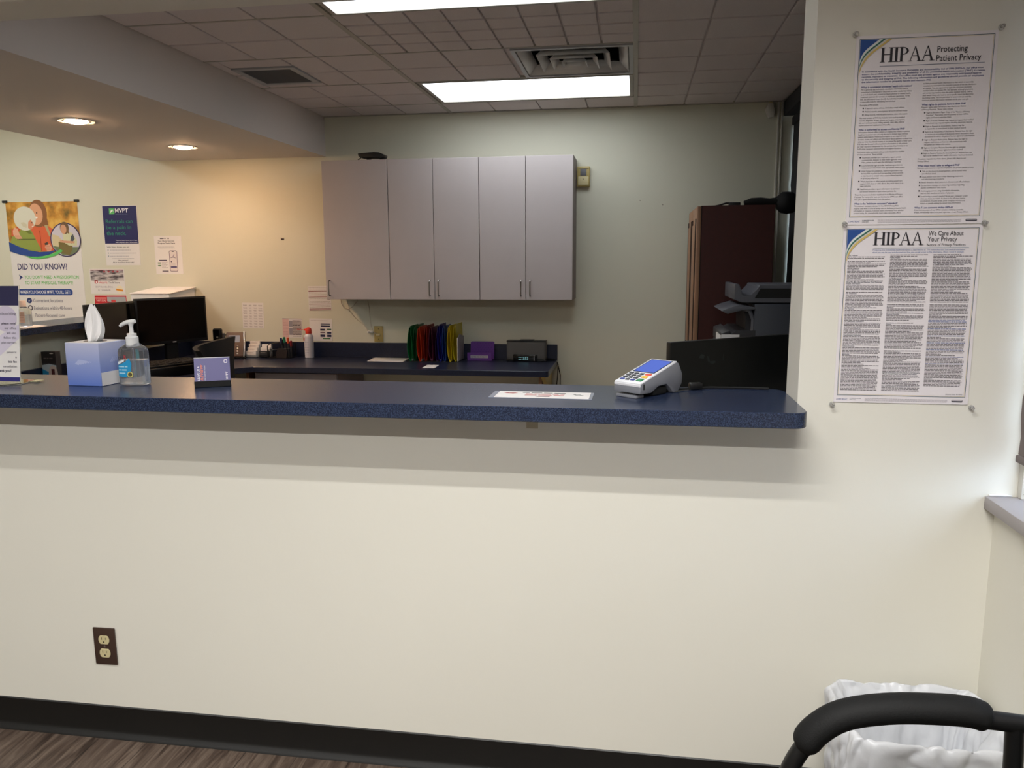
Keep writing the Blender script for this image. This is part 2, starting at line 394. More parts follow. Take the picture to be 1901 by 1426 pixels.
for i in range(-7, 4):
    for j in range(-4, 8):
        x0 = XT0 + i * G; y0 = YT0 + j * G
        if -4 <= i < 0 and 0 <= j < 2:
            for p in (0, .5):
                for q in (0, .5): cell(x0 + p * G, x0 + (p + .5) * G, y0 + q * G, y0 + (q + .5) * G)
        elif i in (-7, -6) and j in (2, 3): # around the small return grille
            if i == -7: cell(-2.13, -2.07, y0, y0 + G)
            else: cell(-1.73, XT0 - 5 * G, y0, y0 + G)
        else: cell(x0, x0 + G, y0, y0 + G)
cell(-2.07, -1.73, 3.81, 3.96); cell(-2.07, -1.73, 4.33, 4.42)
struct(b.build('ceiling'))
b = MB()
for x in (-0.02, -1.24): b.box(x - 0.012, x + 0.012, YF + WT, YB, ZC - 0.003, ZC + 0.012, M_tbar)
for y in (3.20, 3.81, 4.42, 5.03): b.box(-2.13, -0.032, y - 0.005, y + 0.005, ZC - 0.001, ZC + 0.012, M_tbar)
b.box(-2.13, 0.90, YB - 0.012, YB, ZC - 0.003, ZC + 0.003, M_tbar)
struct(b.build('trim_6'))
# soffit over the left ledge
b = MB(); b.box(-3.41, -2.13, YF + WT, YB, 2.11, 2.55, M_soffit); struct(b.build('wall_soffit'))

# half wall on the left with its ledge
sbox('wall_half', -3.40, -3.24, YF + WT, YB, 0, 1.022, M_wall_in)

# ------------------------------------------------------------------ waiting room lamps (they light the near wall; just outside the frame)
def strip_light(y0s, x0, x1, watts, spread, label):
    """ceiling fixture with louvred strips; each strip carries its own area lamp whose beam the louvre narrows"""
    yc = sum(y0s) / len(y0s); t = thing('ceiling_light', label, 'ceiling light', ((x0 + x1) / 2, yc, 2.44))
    hw = (x1 - x0) / 2
    b = MB(); b.box(-hw - 0.03, hw + 0.03, -0.18, 0.18, -0.03, 0, M_white, bev=0.004); b.build('housing', t)
    for y in y0s:
        b = MB(); b.box(-hw, hw, y - yc - .016, y - yc + .016, -0.036, -0.0305, M_white); b.build('strip', t)
        ld = bpy.data.lights.new('strip_lamp', 'AREA'); ld.shape = 'RECTANGLE'; ld.size = 2 * hw; ld.size_y = 0.03; ld.energy = watts; ld.spread = radians(spread); ld.color = (1.0, 0.985, 0.95)
        lo = bpy.data.objects.new('strip_lamp', ld); COL.objects.link(lo); lo.parent = t; lo.location = (0, y - yc, -0.038)
    return t
strip_light((0.60, 0.84), -0.75, 0.45, W_NEAR, 136, 'white louvred twin strip light on waiting room ceiling nearest the counter')
strip_light((0.60, 0.84), -3.2, -2.0, W_NEAR * .45, 136, 'white louvred twin strip light on waiting room ceiling further left')
strip_light((-0.73,), -0.9, 0.4, W_FAR, 172, 'white single strip light on waiting room ceiling behind the viewer')
strip_light((-0.73,), -3.2, -1.9, W_FAR * .6, 172, 'white single strip light on waiting room ceiling behind the viewer, further left')

# ------------------------------------------------------------------ office ceiling lights
def troffer(x0, x1, y0, y1, label, m, z=ZC):
    t = thing('ceiling_light', label, 'ceiling light', ((x0 + x1) / 2, (y0 + y1) / 2, z)); w2, d2_ = (x1 - x0) / 2, (y1 - y0) / 2
    b = MB(); f = 0.02
    b.box(-w2, w2, -d2_, -d2_ + f, -0.004, 0.012, M_tbar); b.box(-w2, w2, d2_ - f, d2_, -0.004, 0.012, M_tbar)
    b.box(-w2, -w2 + f, -d2_ + f, d2_ - f, -0.004, 0.012, M_tbar); b.box(w2 - f, w2, -d2_ + f, d2_ - f, -0.004, 0.012, M_tbar)
    b.build('frame', t)
    b = MB(); b.box(-w2 + f, w2 - f, -d2_ + f, d2_ - f, 0.002, 0.006, m); b.build('diffuser', t)
    return t
troffer(-1.215, -0.035, 4.43, 5.0, 'long lit ceiling panel light nearest the back wall', M_panel)
troffer(-1.215, -0.035, 2.615, 3.195, 'long lit ceiling panel light cut off by the top edge', M_panel)
troffer(-4.7, -4.1, 3.4, 4.6, 'lit hall ceiling light hidden beyond the soffit', M_hall, 2.488)

# supply diffuser with stepped vanes, and the small return grille
t = thing('air_vent', 'square metal air vent with stepped vanes beside the lit panel', 'air vent', (-0.317, 4.115, ZC))
b = MB(); h = 0.285
for (a0, a1, c0, c1) in ((-h, h, -h, -h + .02), (-h, h, h - .02, h), (-h, -h + .02, -h + .02, h - .02), (h - .02, h, -h + .02, h - .02)): b.box(a0, a1, c0, c1, -0.006, 0.012, M_lgrey)
b.build('frame', t)
b = MB(); q_ = h - .004
b.box(-q_, q_, -q_, q_, 0.125, 0.128, M_blackm)
for (a0, a1, c0, c1) in ((-q_, q_, -q_, -q_ + .003), (-q_, q_, q_ - .003, q_), (-q_, -q_ + .003, -q_, q_), (q_ - .003, q_, -q_, q_)): b.box(a0, a1, c0, c1, 0.013, 0.125, M_blackm)
b.build('duct_opening', t)
for k, (s0, s1, z0, z1) in enumerate(((0.262, 0.215, 0.0, 0.045), (0.175, 0.140, -0.006, 0.036), (0.115, 0.085, -0.010, 0.026), (0.06, 0.045, -0.014, 0.010))):
    b = MB()
    for (ax, sg) in (('x', 1), ('x', -1), ('y', 1), ('y', -1)):
        vs = [(-s0, sg * s0, z0), (s0, sg * s0, z0), (s1, sg * s1, z1), (-s1, sg * s1, z1)]
        if ax == 'y': vs = [(v[1], v[0], v[2]) for v in vs]
        b.faces(vs, [(0, 1, 2, 3)], M_white)
    if k == 3: b.box(-.045, .045, -.045, .045, 0.009, 0.011, M_lgrey)
    o = b.build('vane', t); md = o.modifiers.new('s', 'SOLIDIFY'); md.thickness = 0.002
for sx in (-1, 1):
    for sy_ in (-1, 1):
        b = MB(); b.tube([(sx * 0.25, sy_ * 0.25, 0.05), (sx * 0.05, sy_ * 0.05, 0.03)], 0.004, M_blackm, n=6); b.build('bracket', t)
t = thing('air_vent', 'small dark slotted return grille at the left of the office ceiling', 'air vent', (-1.90, 4.145, ZC))
b = MB(); b.box(-.17, .17, -.185, -.15, -0.006, 0.004, M_lgrey, bev=.001); b.box(-.17, .17, .15, .185, -0.006, 0.004, M_lgrey, bev=.001); b.box(-.17, -.135, -.15, .15, -0.006, 0.004, M_lgrey, bev=.001); b.box(.135, .17, -.15, .15, -0.006, 0.004, M_lgrey, bev=.001); b.build('frame', t)
b = MB(); b.box(-.135, .135, -.15, .15, 0.003, 0.004, M_blackm)
for k in range(24): b.box(-.134, .134, -.148 + k * .0125, -.148 + k * .0125 + .004, -0.004, 0.002, M_mgrey)
b.build('grille', t)

# recessed downlights
def downlight(x, y, label):
    t = thing('downlight', label, 'downlight', (x, y, 2.11), group='warm downlights in the soffit')
    b = MB(); b.lathe([(0.066, -0.001), (0.085, -0.004), (0.085, 0.0), (0.066, 0.0)], M_frame, n=36); b.lathe([(0.0665, -0.002), (0.064, -0.002), (0.0635, 0.0), (0.0665, 0.0)], M_chrome, n=36); b.build('trim_ring', t)
    b = MB(); b.lathe([(0.0, -0.016), (0.03, -0.013), (0.05, -0.007), (0.056, -0.001)], M_bulb, n=28); b.build('bulb', t)
    return t
downlight(-2.83, 3.78, 'lit warm recessed downlight in soffit, the nearer of the two')
downlight(-2.82, 4.73, 'lit warm recessed downlight in soffit, the one nearer the back wall')

# ------------------------------------------------------------------ transaction counter
def rounded(x0, x1, y0, y1, r0, r1, n=8):
    """rectangle with rounded right corners: front radius r0, back radius r1"""
    P = [(x0, y0)]
    P += [(x1 - r0 + r0 * sin(pi / 2 * k / n), y0 + r0 - r0 * cos(pi / 2 * k / n)) for k in range(n + 1)]
    P += [(x1 - r1 + r1 * cos(pi / 2 * k / n), y1 - r1 + r1 * sin(pi / 2 * k / n)) for k in range(n + 1)]
    P.append((x0, y1)); return P
b = MB(); b.prism(rounded(-3.10, 0.390, 1.803, 2.148, 0.035, 0.045), 'z', 1.022, 1.058, M_counter, bev=0.0015, seg=1)
o = b.build('counter'); tag(o, 'long dark blue speckled counter top with rounded right end', 'counter')
o_counter = o
# ledge on the half wall
b = MB(); b.box(-3.46, -3.13, YF + WT + 0.06, YB - 0.002, 1.022, 1.058, M_counter, bev=0.0015, seg=1)
tag(b.build('ledge_top'), 'dark blue ledge on the half wall at the far left', 'ledge')
# small angle bracket / tape stain under the counter
b = MB(); b.box(-0.268, -0.238, YF - 0.0012, YF - 0.0002, 0.975, 0.992, mat('old tape', (188, 178, 152), .6)); tag(b.build('tape_piece'), 'scrap of masking tape on the wall under the counter', 'tape')

# ------------------------------------------------------------------ wall cabinets
def cabinet(x0, x1, doors, label):
    z0, z1 = 1.142, 2.046; yf = 5.05; t = thing('wall_cabinet', label, 'cabinet', (x0, yf, z0), group='grey wall cabinets above the back desk')
    W, H, D = x1 - x0, z1 - z0, YB - yf - 0.001
    b = MB(); th = 0.016
    b.box(0.001, th, 0.02, D, 0, H, M_doorside); b.box(W - th, W - 0.001, 0.02, D, 0, H, M_doorside)
    b.box(th, W - th, 0.02, D, 0.01, 0.01 + th, M_doorside); b.box(th, W - th, 0.02, D, H - th, H, M_doorside); b.box(th, W - th, D - 0.006, D, 0.01 + th, H - th, M_doorside)
    b.build('body', t)
    n = len(doors); dw = W / n
    for k, side in enumerate(doors):
        a, c = k * dw + 0.0018, (k + 1) * dw - 0.0018
        d = MB(); d.box(a, c, 0, 0.018, 0.002, H - 0.002, M_door, bev=0.0012, seg=1); d = d.build('door', t)
        hx = a + 0.028 if side == 'l' else c - 0.028
        hb = MB(); z = 0.028
        hb.tube([(hx, 0.0, z), (hx, -0.02, z), (hx, -0.028, z + 0.008), (hx, -0.028, z + 0.092), (hx, -0.02, z + 0.1), (hx, 0.0, z + 0.1)], 0.0042, M_steel, n=8)
        hb.build('handle', d)
cabinet(-2.046, -1.600, 'l', 'grey laminate wall cabinet with one wide door, leftmost')
cabinet(-1.599, -0.998, 'rl', 'grey laminate wall cabinet with two narrow doors, the middle unit')
cabinet(-0.997, -0.396, 'rl', 'grey laminate wall cabinet with two narrow doors, rightmost beside beige wall sensor')

# black webcam-like receiver on top of the cabinet
t = thing('receiver', 'small black receiver with a drooping right end on top of the wall cabinets', 'receiver', (-1.72, 5.12, 2.046))
b = MB(); b.prism([(-0.088, 0.045), (0.02, 0.052), (0.055, 0.049), (0.09, 0.034), (0.086, 0.018), (0.07, 0.010), (0.05, 0.014), (-0.07, 0.018), (-0.084, 0.028)], 'y', -0.03, 0.05, M_black, bev=0.003); b.build('body', t)
b = MB(); b.box(-0.035, -0.015, -0.01, 0.03, 0.0, 0.02, M_black); b.build('foot', t)
b = MB(); b.box(0.055, 0.068, -0.01, 0.03, 0.0, 0.012, M_black); b.build('foot', t)
b = MB(); b.tube([(-0.08, 0.03, 0.03), (-0.12, 0.06, 0.012), (-0.2, 0.1, 0.006), (-0.34, 0.14, 0.004)], 0.003, M_blackm, n=6); b.build('cord', t)

# beige wall sensor
t = thing('wall_sensor', 'beige motion sensor on the wall right of the wall cabinets', 'sensor', (-0.351, YB, 1.938))
b = MB(); b.box(-0.041, 0.041, -0.035, 0, -0.064, 0.064, M_almond, bev=0.004); b.build('housing', t)
b = MB(); b.box(-0.034, 0.034, -0.040, -0.034, -0.056, 0.0, M_ivory, bev=0.003); b.build('cover', t)
b = MB(); b.box(-0.034, 0.034, -0.040, -0.034, 0.048, 0.054, M_ivory, bev=0.002); b.build('top_trim', t)
b = MB(); b.box(-0.02, 0.02, -0.037, -0.0345, 0.004, 0.046, M_mgrey, bev=0.002); b.build('lens_window', t)
b = MB(); b.lathe([(0, 0), (0.003, 0.0), (0.003, 0.001), (0, 0.001)], M_blackm, c=(0, 0, 0), n=10)
b.build('keyhole', t, loc=(0, -0.0405, -0.018), rot=(pi / 2, 0, 0))

# white corner sensor near the ceiling
t = thing('corner_sensor', 'small white wedge shaped sensor high in the back right corner', 'sensor', (0.815, YB, 2.37))
b = MB(); b.prism([(-0.018, -0.012), (0.012, -0.012), (0.024, -0.06), (0.02, -0.095), (-0.01, -0.1), (-0.034, -0.045)], 'y', -0.05, -0.004, M_frame, bev=0.004); b.build('housing', t)
b = MB(); b.tube([(0.01, -0.02, -0.004), (0.022, -0.014, -0.03), (0.026, -0.01, -0.08)], 0.0025, M_blackm, n=6); b.build('cord', t)
b = MB(); b.box(-0.01, 0.012, -0.03, 0, -0.014, -0.001, M_ivory, bev=0.002); b.build('bracket', t)

# ------------------------------------------------------------------ back desk (L shaped)
ZD = 0.72
t = thing('desk', 'long navy laminate desk running along the back and left walls', 'desk', (0, 0, 0))
b = MB()
P = [(-0.519, 5.349), (-0.519, 4.79)] + [(-0.519 - 0.02 + 0.02 * cos(a), 4.79 - 0.02 * sin(a) - 0.0) for a in (pi / 4, pi / 2)] + [(-2.45, 4.76), (-2.62, 4.55), (-2.62, 2.6), (-3.239, 2.6), (-3.239, 5.349)]
b.prism(P, 'z', ZD - 0.036, ZD, M_desk, bev=0.0015, seg=1); b.build('desktop', t)
b = MB(); b.box(-3.215, -0.519, YB - 0.022, YB - 0.001, ZD + .0003, ZD + 0.105, M_desk, bev=0.001, seg=1); b.build('backsplash', t)
b = MB(); b.box(-3.239, -3.217, 2.6, YB - 0.001, ZD + .0003, ZD + 0.105, M_desk, bev=0.001, seg=1); b.build('side_splash', t)
b = MB(); b.box(-0.60, -0.58, 4.95, YB - 0.02, 0, ZD - 0.036, M_oakdoor); b.build('end_panel', t)
b = MB(); b.box(-2.60, -2.58, 4.95, YB - 0.02, 0, ZD - 0.036, M_oakdoor); b.build('end_panel', t)
b = MB(); b.prism([(4.83, ZD - 0.036), (5.30, ZD - 0.036), (5.30, 0.45)], 'x', -0.575, -0.552, M_almond); b.build('support_bracket', t)
t2 = thing('drawer_unit', 'pale grey drawer unit under the back desk', 'drawer unit', (-2.46, 4.80, 0))
b = MB(); b.box(0, 0.565, 0.018, 0.5, 0.06, 0.683, M_doorside); b.box(0.02, .545, .05, .5, 0, .06, M_blackm); b.build('body', t2)
for k in range(3):
    d = MB(); d.box(0.002, 0.563, 0, 0.017, 0.07 + k * 0.203, 0.07 + k * 0.203 + 0.199, M_doorside, bev=.001, seg=1); d = d.build('drawer', t2)
    h = MB(); z = 0.07 + k * .203 + .15; h.tube([(.24, 0, z), (.24, -.025, z), (.33, -.025, z), (.33, 0, z)], .004, M_steel, n=8); h.build('handle', d)

# ------------------------------------------------------------------ wall papers behind
def paper(name, label, x0, x1, z0, z1, cat='paper', Y=YB, rot=0.0, m=None, th=0.001, group=None):
    t = thing(name, label, cat, ((x0 + x1) / 2, Y - 0.0006, (z0 + z1) / 2), rot=(0, rot, 0), group=group)
    sheet(t, x1 - x0, z1 - z0, m, th); return t, (x1 - x0), (z1 - z0)
# MVPT logo mark: white walking figure on green square
def mark(a, x, z, s_, l=3):
    a.rect(x, x + s_, z, z + s_, '58b862', l)
    a.disc(x + s_ * .62, z + s_ * .76, s_ * .09, 'f4f6f4', l + 1, n=12)
    a.poly([(x + s_ * .2, z + s_ * .5), (x + s_ * .48, z + s_ * .72), (x + s_ * .62, z + s_ * .62), (x + s_ * .42, z + s_ * .36), (x + s_ * .14, z + s_ * .16), (x + s_ * .2, z + s_ * .3), (x + s_ * .34, z + s_ * .46), (x + s_ * .32, z + s_ * .52)], 'f4f6f4', l + 1)
    a.poly([(x + s_ * .5, z + s_ * .58), (x + s_ * .86, z + s_ * .5), (x + s_ * .84, z + s_ * .58), (x + s_ * .62, z + s_ * .7)], 'f4f6f4', l + 1)

# big DID YOU KNOW poster
t, W, H = paper('poster', 'large DID YOU KNOW poster with autumn photo of two women hugging', -4.648, -4.058, 0.955, 1.84, 'poster')
hw, hh = W / 2, H / 2
M_autumn = mat('autumn foliage print', (196, 148, 60), 0.6)
nt = M_autumn.node_tree; bs = nt.nodes['Principled BSDF']; tc = nt.nodes.new('ShaderNodeTexCoord'); n = nt.nodes.new('ShaderNodeTexNoise'); n.inputs['Scale'].default_value = 9; n.inputs['Detail'].default_value = 3
r = nt.nodes.new('ShaderNodeValToRGB'); e = r.color_ramp.elements; e[0].position = .34; e[0].color = rgb((112, 92, 34)); e[1].position = .64; e[1].color = rgb((224, 178, 84)); e2 = e.new(.5); e2.color = rgb((198, 138, 48))
nt.links.new(tc.outputs['Object'], n.inputs['Vector']); nt.links.new(n.outputs['Fac'], r.inputs[0]); nt.links.new(r.outputs[0], bs.inputs['Base Color'])
a = Art(0.001)
def U(u, v): return (-hw + u * W, hh - v * W)      # u across, v down, both in poster widths
pts = [U(0, 0), U(1, 0), U(1, .52), U(.9, .56), U(.78, .59), U(.66, .62), U(.52, .645), U(.36, .65), U(.2, .62), U(.08, .575), U(0, .53)]
a.poly(pts, M_autumn, 1)
a.build('photo_background', t)
a = Art(0.001)
a.poly([U(0, .49), U(.12, .545), U(.28, .60), U(.42, .62), U(.56, .615), U(.68, .59), U(.56, .65), U(.42, .68), U(.28, .675), U(.14, .65), U(0, .61)], '24468e', 14)
a.poly([U(.22, .672), U(.36, .682), U(.50, .668), U(.62, .635), U(.72, .585), U(.75, .61), U(.64, .665), U(.52, .695), U(.38, .708), U(.28, .695)], '5cc162', 15)
a.build('swoosh', t)
a = Art(0.001)
def V_(u, v): return U(u, v * .8 + .015 if v < .745 else .611)
# younger woman: orange jacket, brown hair, face
a.poly([V_(.30, .42), V_(.36, .36), V_(.44, .34), V_(.55, .34), V_(.66, .42), V_(.70, .62), V_(.66, .74), V_(.5, .79), V_(.40, .74), V_(.33, .6)], 'd8643c', 2)
a.poly([V_(.04, .50), V_(.05, .40), V_(.14, .36), V_(.22, .38), V_(.16, .42), V_(.12, .5), V_(.1, .56)], 'cf5f34', 2)
a.disc(*V_(.445, .16), .074, '8a5a34', 3, rz=.10); a.poly([V_(.50, .08), V_(.56, .2), V_(.58, .34), V_(.50, .36), V_(.48, .2)], '8a5a34', 3)
a.disc(*V_(.415, .17), .056, 'dca27c', 4, rz=.078, rot=.1)
a.poly([V_(.385, .20), V_(.44, .215), V_(.43, .235), V_(.40, .235)], 'f6ece2', 5)
a.disc(*V_(.385, .155), .006, '4a3020', 5, n=10); a.disc(*V_(.43, .15), .006, '4a3020', 5, n=10)
a.poly([V_(.52, .34), V_(.56, .34), V_(.60, .5), V_(.575, .52)], 'b2a87c', 4); a.rect(*[V_(.445, 0)[0], V_(.452, 0)[0]], V_(0, .76)[1], V_(0, .42)[1], '8c3c20', 4)
# older woman: white hair, green jacket
a.poly([V_(.02, .60), V_(.05, .52), V_(.16, .44), V_(.20, .38), V_(.30, .37), V_(.34, .44), V_(.38, .55), V_(.44, .70), V_(.44, .785), V_(.3, .765), V_(.14, .70), V_(.02, .62)], '8f9c48', 5)
a.poly([V_(.14, .37), V_(.18, .355), V_(.30, .41), V_(.34, .47), V_(.29, .47), V_(.22, .40)], '6e7a34', 6)
a.rect(V_(.12, 0)[0], V_(.38, 0)[0], V_(0, .565)[1], V_(0, .548)[1], '5f6a34', 6)
a.disc(*V_(.255, .235), .092, 'd8d6c4', 6, rz=.088); a.poly([V_(.19, .30), V_(.24, .29), V_(.28, .33), V_(.27, .38), V_(.22, .36)], 'cfc8ac', 7)
a.poly([V_(.30, .29), V_(.335, .25), V_(.36, .29), V_(.375, .33), V_(.365, .37), V_(.33, .41), V_(.29, .38)], 'd8916f', 7); a.disc(*V_(.35, .30), .005, '4a3020', 8, n=8); a.poly([V_(.34, .355), V_(.365, .345), V_(.36, .365)], 'f0e2d8', 8)
# hugging hand and holding hand
a.poly([V_(.07, .42), V_(.10, .37), V_(.14, .39), V_(.155, .45), V_(.175, .52), V_(.15, .55), V_(.10, .53), V_(.07, .48)], 'e2ae92', 8)
for k in range(4): a.poly([V_(.09 + k * .022, .50), V_(.105 + k * .022, .49), V_(.13 + k * .022, .545), V_(.118 + k * .022, .555)], 'd89c80', 9)
a.poly([V_(.50, .68), V_(.52, .64), V_(.57, .63), V_(.60, .69), V_(.58, .75), V_(.53, .76)], 'dfa486', 8)
for k in range(3): a.rect(V_(.51, 0)[0], V_(.575, 0)[0], V_(0, .675 + k * .024)[1], V_(0, .670 + k * .024)[1], 'b87a5c', 9)
a.poly([V_(.50, .62), V_(.545, .60), V_(.555, .64), V_(.51, .65)], '3a3630', 9)
a.build('photo_people', t)
a = Art(0.001)
cx, cz = U(.80, .47); R0 = .205 * W / .59 * .59 / W * W
a.disc(cx, cz, .212 * W, '322a58', 10); a.disc(cx, cz, .198 * W, 'c9c3cc', 11)
a.poly([U(.62, .40), U(.70, .42), U(.78, .50), U(.70, .58), U(.615, .56)], 'd2c29a', 12)
a.poly([U(.615, .545), U(.72, .56), U(.98, .56), U(.94, .62), U(.86, .66), U(.74, .658), U(.66, .60)], '6c7a5c', 12)
a.poly([U(.70, .50), U(.76, .47), U(.90, .50), U(.88, .60), U(.84, .66), U(.74, .64), U(.70, .57)], '776a3a', 13)
a.poly([U(.77, .40), U(.82, .36), U(.90, .39), U(.96, .48), U(.95, .55), U(.84, .54), U(.77, .50)], 'cdcca6', 14)
a.poly([U(.88, .43), U(.91, .40), U(.93, .46), U(.88, .52), U(.865, .49)], '4a5058', 15)
a.poly([U(.72, .475), U(.80, .48), U(.93, .49), U(.92, .515), U(.80, .51), U(.72, .50)], 'cf9c7c', 15)
a.disc(*U(.80, .325), .036, '6c5238', 14, rz=.045); a.poly([U(.81, .30), U(.85, .34), U(.86, .40), U(.82, .38)], '7a5c3c', 14); a.disc(*U(.785, .34), .024, 'd09a78', 15, rz=.034)
a.build('round_inset', t)
a = Art(0.001)
a.text('DID YOU KNOW?', *U(.085, .84), .064, '302c62', 3, bold=.012, width=.70 * W)
a.poly([U(.09, .90), U(.145, .935), U(.09, .97), U(.105, .935)], '2a3a78', 3)
a.text("YOU DON'T NEED A PRESCRIPTION", *U(.165, .955), .034, '62c060', 3, bold=.012, width=.77 * W)
a.text('TO START PHYSICAL THERAPY!', *U(.165, 1.025), .034, '62c060', 3, bold=.012, width=.68 * W)
a.rrect(U(.06, 0)[0], U(.83, 0)[0], U(0, 1.165)[1], U(0, 1.085)[1], .02, '24468e', 3)
a.rect(U(.06, 0)[0], U(.2, 0)[0], U(0, 1.165)[1], U(0, 1.085)[1], '24468e', 3)
a.text("WHEN YOU CHOOSE MVPT, YOU'LL GET:", *U(.085, 1.143), .033, 'f0f0f4', 4, bold=.012, width=.71 * W)
a.disc(*U(.205, 1.232), .021, '24386e', 3, n=20); a.poly([U(.187, 1.232), U(.2, 1.247), U(.225, 1.217), U(.2, 1.238)], 'f2f2f2', 4)
a.disc(*U(.21, 1.325), .021, '50505c', 3, n=20); a.disc(*U(.21, 1.325), .012, 'e8e2e0', 4, n=16)
a.text('Convenient locations', *U(.26, 1.253), .038, '6c6a80', 3, width=.42 * W)
a.text('Evaluations within 48-hours', *U(.26, 1.347), .038, '6c6a80', 3, width=.54 * W)
a.text('Patient-focused care', *U(.27, 1.44), .038, '6c6a80', 3, width=.42 * W)
a.text("you're in pain,", *U(.34, 1.548), .034, '62c060', 3, maxw=.3)
a.text('your first exam', *U(.34, 1.605), .034, '62c060', 3, maxw=.3)
a.build('printed_text', t)
o = children(t)
a = Art(0.001)
# logo sits just above the ledge line
mark(a, U(.62, 0)[0], U(0, 1.612)[1], .055, 3); a.text('MVPT', *U(.725, 1.605), .058, '28326c', 3, bold=.02, width=.24 * W)
a.build('logo', t)
for px_, lab in ((-4.648, 'black clip on top left corner of the DID YOU KNOW poster'), (-4.058, 'black clip on top right corner of the DID YOU KNOW poster')):
    b = MB(); b.box(-0.02, 0.02, -0.012, -0.0022, -0.007, 0.011, M_black, bev=0.003); tag(b.build('poster_clip', loc=(px_, YB, 1.842)), lab, 'clip', 'black clips holding the large poster')

# navy referral poster
t, W, H = paper('poster', 'navy and white poster reading Referrals can be a pain in the neck', -3.861, -3.585, 1.374, 1.804, 'poster')
hw, hh = W / 2, H / 2; a = Art(0.001)
a.rect(-hw + .003, hw - .003, hh - H * .635, hh - .003, '1c1a58', 1)
mark(a, -hw + .055, hh - .062, .042, 2)
a.text('MVPT', -hw + .103, hh - .050, .042, 'f0f0f6', 2, bold=.02, width=.105)
a.greek(-hw + .105, -hw + .2, hh - .063, .002, '8890b0', 2, 3)
for k, s_ in enumerate(('Referrals can', 'be a pain in', 'the neck.')): a.text(s_, -hw + .022, hh - .125 - k * .043, .038, '1f7c66', 2, bold=.014, width=(.215, .2, .155)[k])
a.text('Thanks to Direct Access, you no longer', hw - .012, hh - .252, .0095, 'e6e6f0', 2, align='r', width=.175, bold=.015)
a.text('need a physician referral to be treated.', hw - .012, hh - .267, .0095, 'e6e6f0', 2, align='r', width=.175, bold=.015)
a.text('With Direct Access, you can:', -hw + .015, hh - .302, .013, '3a4434', 2, bold=.015, width=.18)
for k, ww in enumerate((.17, .21, .15)):
    a.disc(-hw + .022, hh - .319 - k * .022, .005, '8c98a4', 2, n=12); a.greek(-hw + .036, -hw + .036 + ww, hh - .321 - k * .022, .0026, '74748a', 2, 10 + k)
a.greek(-hw + .05, hw - .05, hh - .381, .002, '8a8a94', 2, 31)
a.text('Have questions?', 0, hh - .398, .012, '2c2c40', 2, bold=.015, align='c', width=.08)
a.text('Ask us about Direct Access today!', 0, hh - .412, .012, '2c2c40', 2, bold=.015, align='c', width=.17)
a.greek(-.06, .06, hh - .423, .002, '8a8a94', 2, 41)
a.build('printing', t)

# phone app sheet
t, W, H = paper('poster', 'white sheet with smartphone drawing titled Your Home Exercise Program Starts Here', -3.466, -3.252, 1.309, 1.581, 'poster')
hw, hh = W / 2, H / 2; a = Art(0.001)
a.greek(-.06, -.015, hh - .02, .007, '56565e', 1, 5); a.disc(.006, hh - .017, .005, '2c2c34', 1, n=12)
a.text('Your Home Exercise', -.078, hh - .038, .014, '34303e', 1, bold=.02, width=.13)
a.text('Program Starts Here', -.078, hh - .054, .014, '34303e', 1, bold=.02, width=.135)
for k in range(2): a.greek(-.082 + k * .008, .052, hh - .077 - k * .008, .0022, '86808c', 1, k)
a.rrect(-.078, -.016, hh - .178, hh - .169, .004, '3c2c4c', 1)
a.rrect(-.09, -.064, hh - .195, hh - .187, .003, '4c7a4c', 1); a.rrect(-.09, -.064, hh - .215, hh - .207, .003, '4c7a4c', 1)
for k in range(7): a.greek(-.058, -.01 - (k % 3) * .008, hh - .186 - k * .0065, .002, '9a8e98', 1, 20 + k)
a.rrect(-.058, -.008, hh - .254, hh - .247, .002, '4c3c50', 1)
a.rrect(.004, .068, hh - .253, hh - .103, .01, '6a5a6c', 1); a.rrect(.008, .064, hh - .249, hh - .107, .007, 'dcd2d0', 2); a.rrect(.026, .044, hh - .112, hh - .107, .002, '3a303c', 3)
a.poly([(.014, hh - .153), (.03, hh - .148), (.042, hh - .128), (.045, hh - .13), (.038, hh - .147), (.058, hh - .156), (.058, hh - .159), (.034, hh - .153), (.014, hh - .157)], '8c7c8c', 3)
a.disc(.019, hh - .182, .005, '584c60', 3, n=12)
for k in range(3): a.greek(.014, .05, hh - .196 - k * .007, .0018, 'a89ca4', 3, 50 + k)
a.rect(.012, .06, hh - .226, hh - .217, '2c1c5c', 3)
a.build('printing', t)

# thrift store flyers (half hidden by the monitor)
t, W, H = paper('poster', 'white flyer with grey shop photo above a thrift store address', -4.006, -3.725, 1.165, 1.348, 'poster')
hw, hh = W / 2, H / 2; a = Art(0.001)
M_shop = mat('shop photo print', (140, 130, 134), 0.6); nt = M_shop.node_tree; bs = nt.nodes['Principled BSDF']; tc = nt.nodes.new('ShaderNodeTexCoord'); mp = nt.nodes.new('ShaderNodeMapping'); mp.inputs['Rotation'].default_value = (0, .3, 0); mp.inputs['Scale'].default_value = (14, 1, 60)
n = nt.nodes.new('ShaderNodeTexNoise'); n.inputs['Scale'].default_value = 1.0; n.inputs['Detail'].default_value = 4; r = nt.nodes.new('ShaderNodeValToRGB'); e = r.color_ramp.elements; e[0].position = .38; e[0].color = rgb((70, 60, 66)); e[1].position = .6; e[1].color = rgb((200, 190, 190))
nt.links.new(tc.outputs['Object'], mp.inputs[0]); nt.links.new(mp.outputs[0], n.inputs['Vector']); nt.links.new(n.outputs['Fac'], r.inputs[0]); nt.links.new(r.outputs[0], bs.inputs['Base Color'])
a.rect(-hw + .006, hw - .006, hh - .085, hh - .006, M_shop, 1)
a.rect(-hw + .006, hw - .006, hh - .011, hh - .006, '8c2c34', 2)
for k in range(4): a.disc(.0 + k * .036 - .02, hh - .02, .010, 'a83a44', 3, rz=.006, n=14)
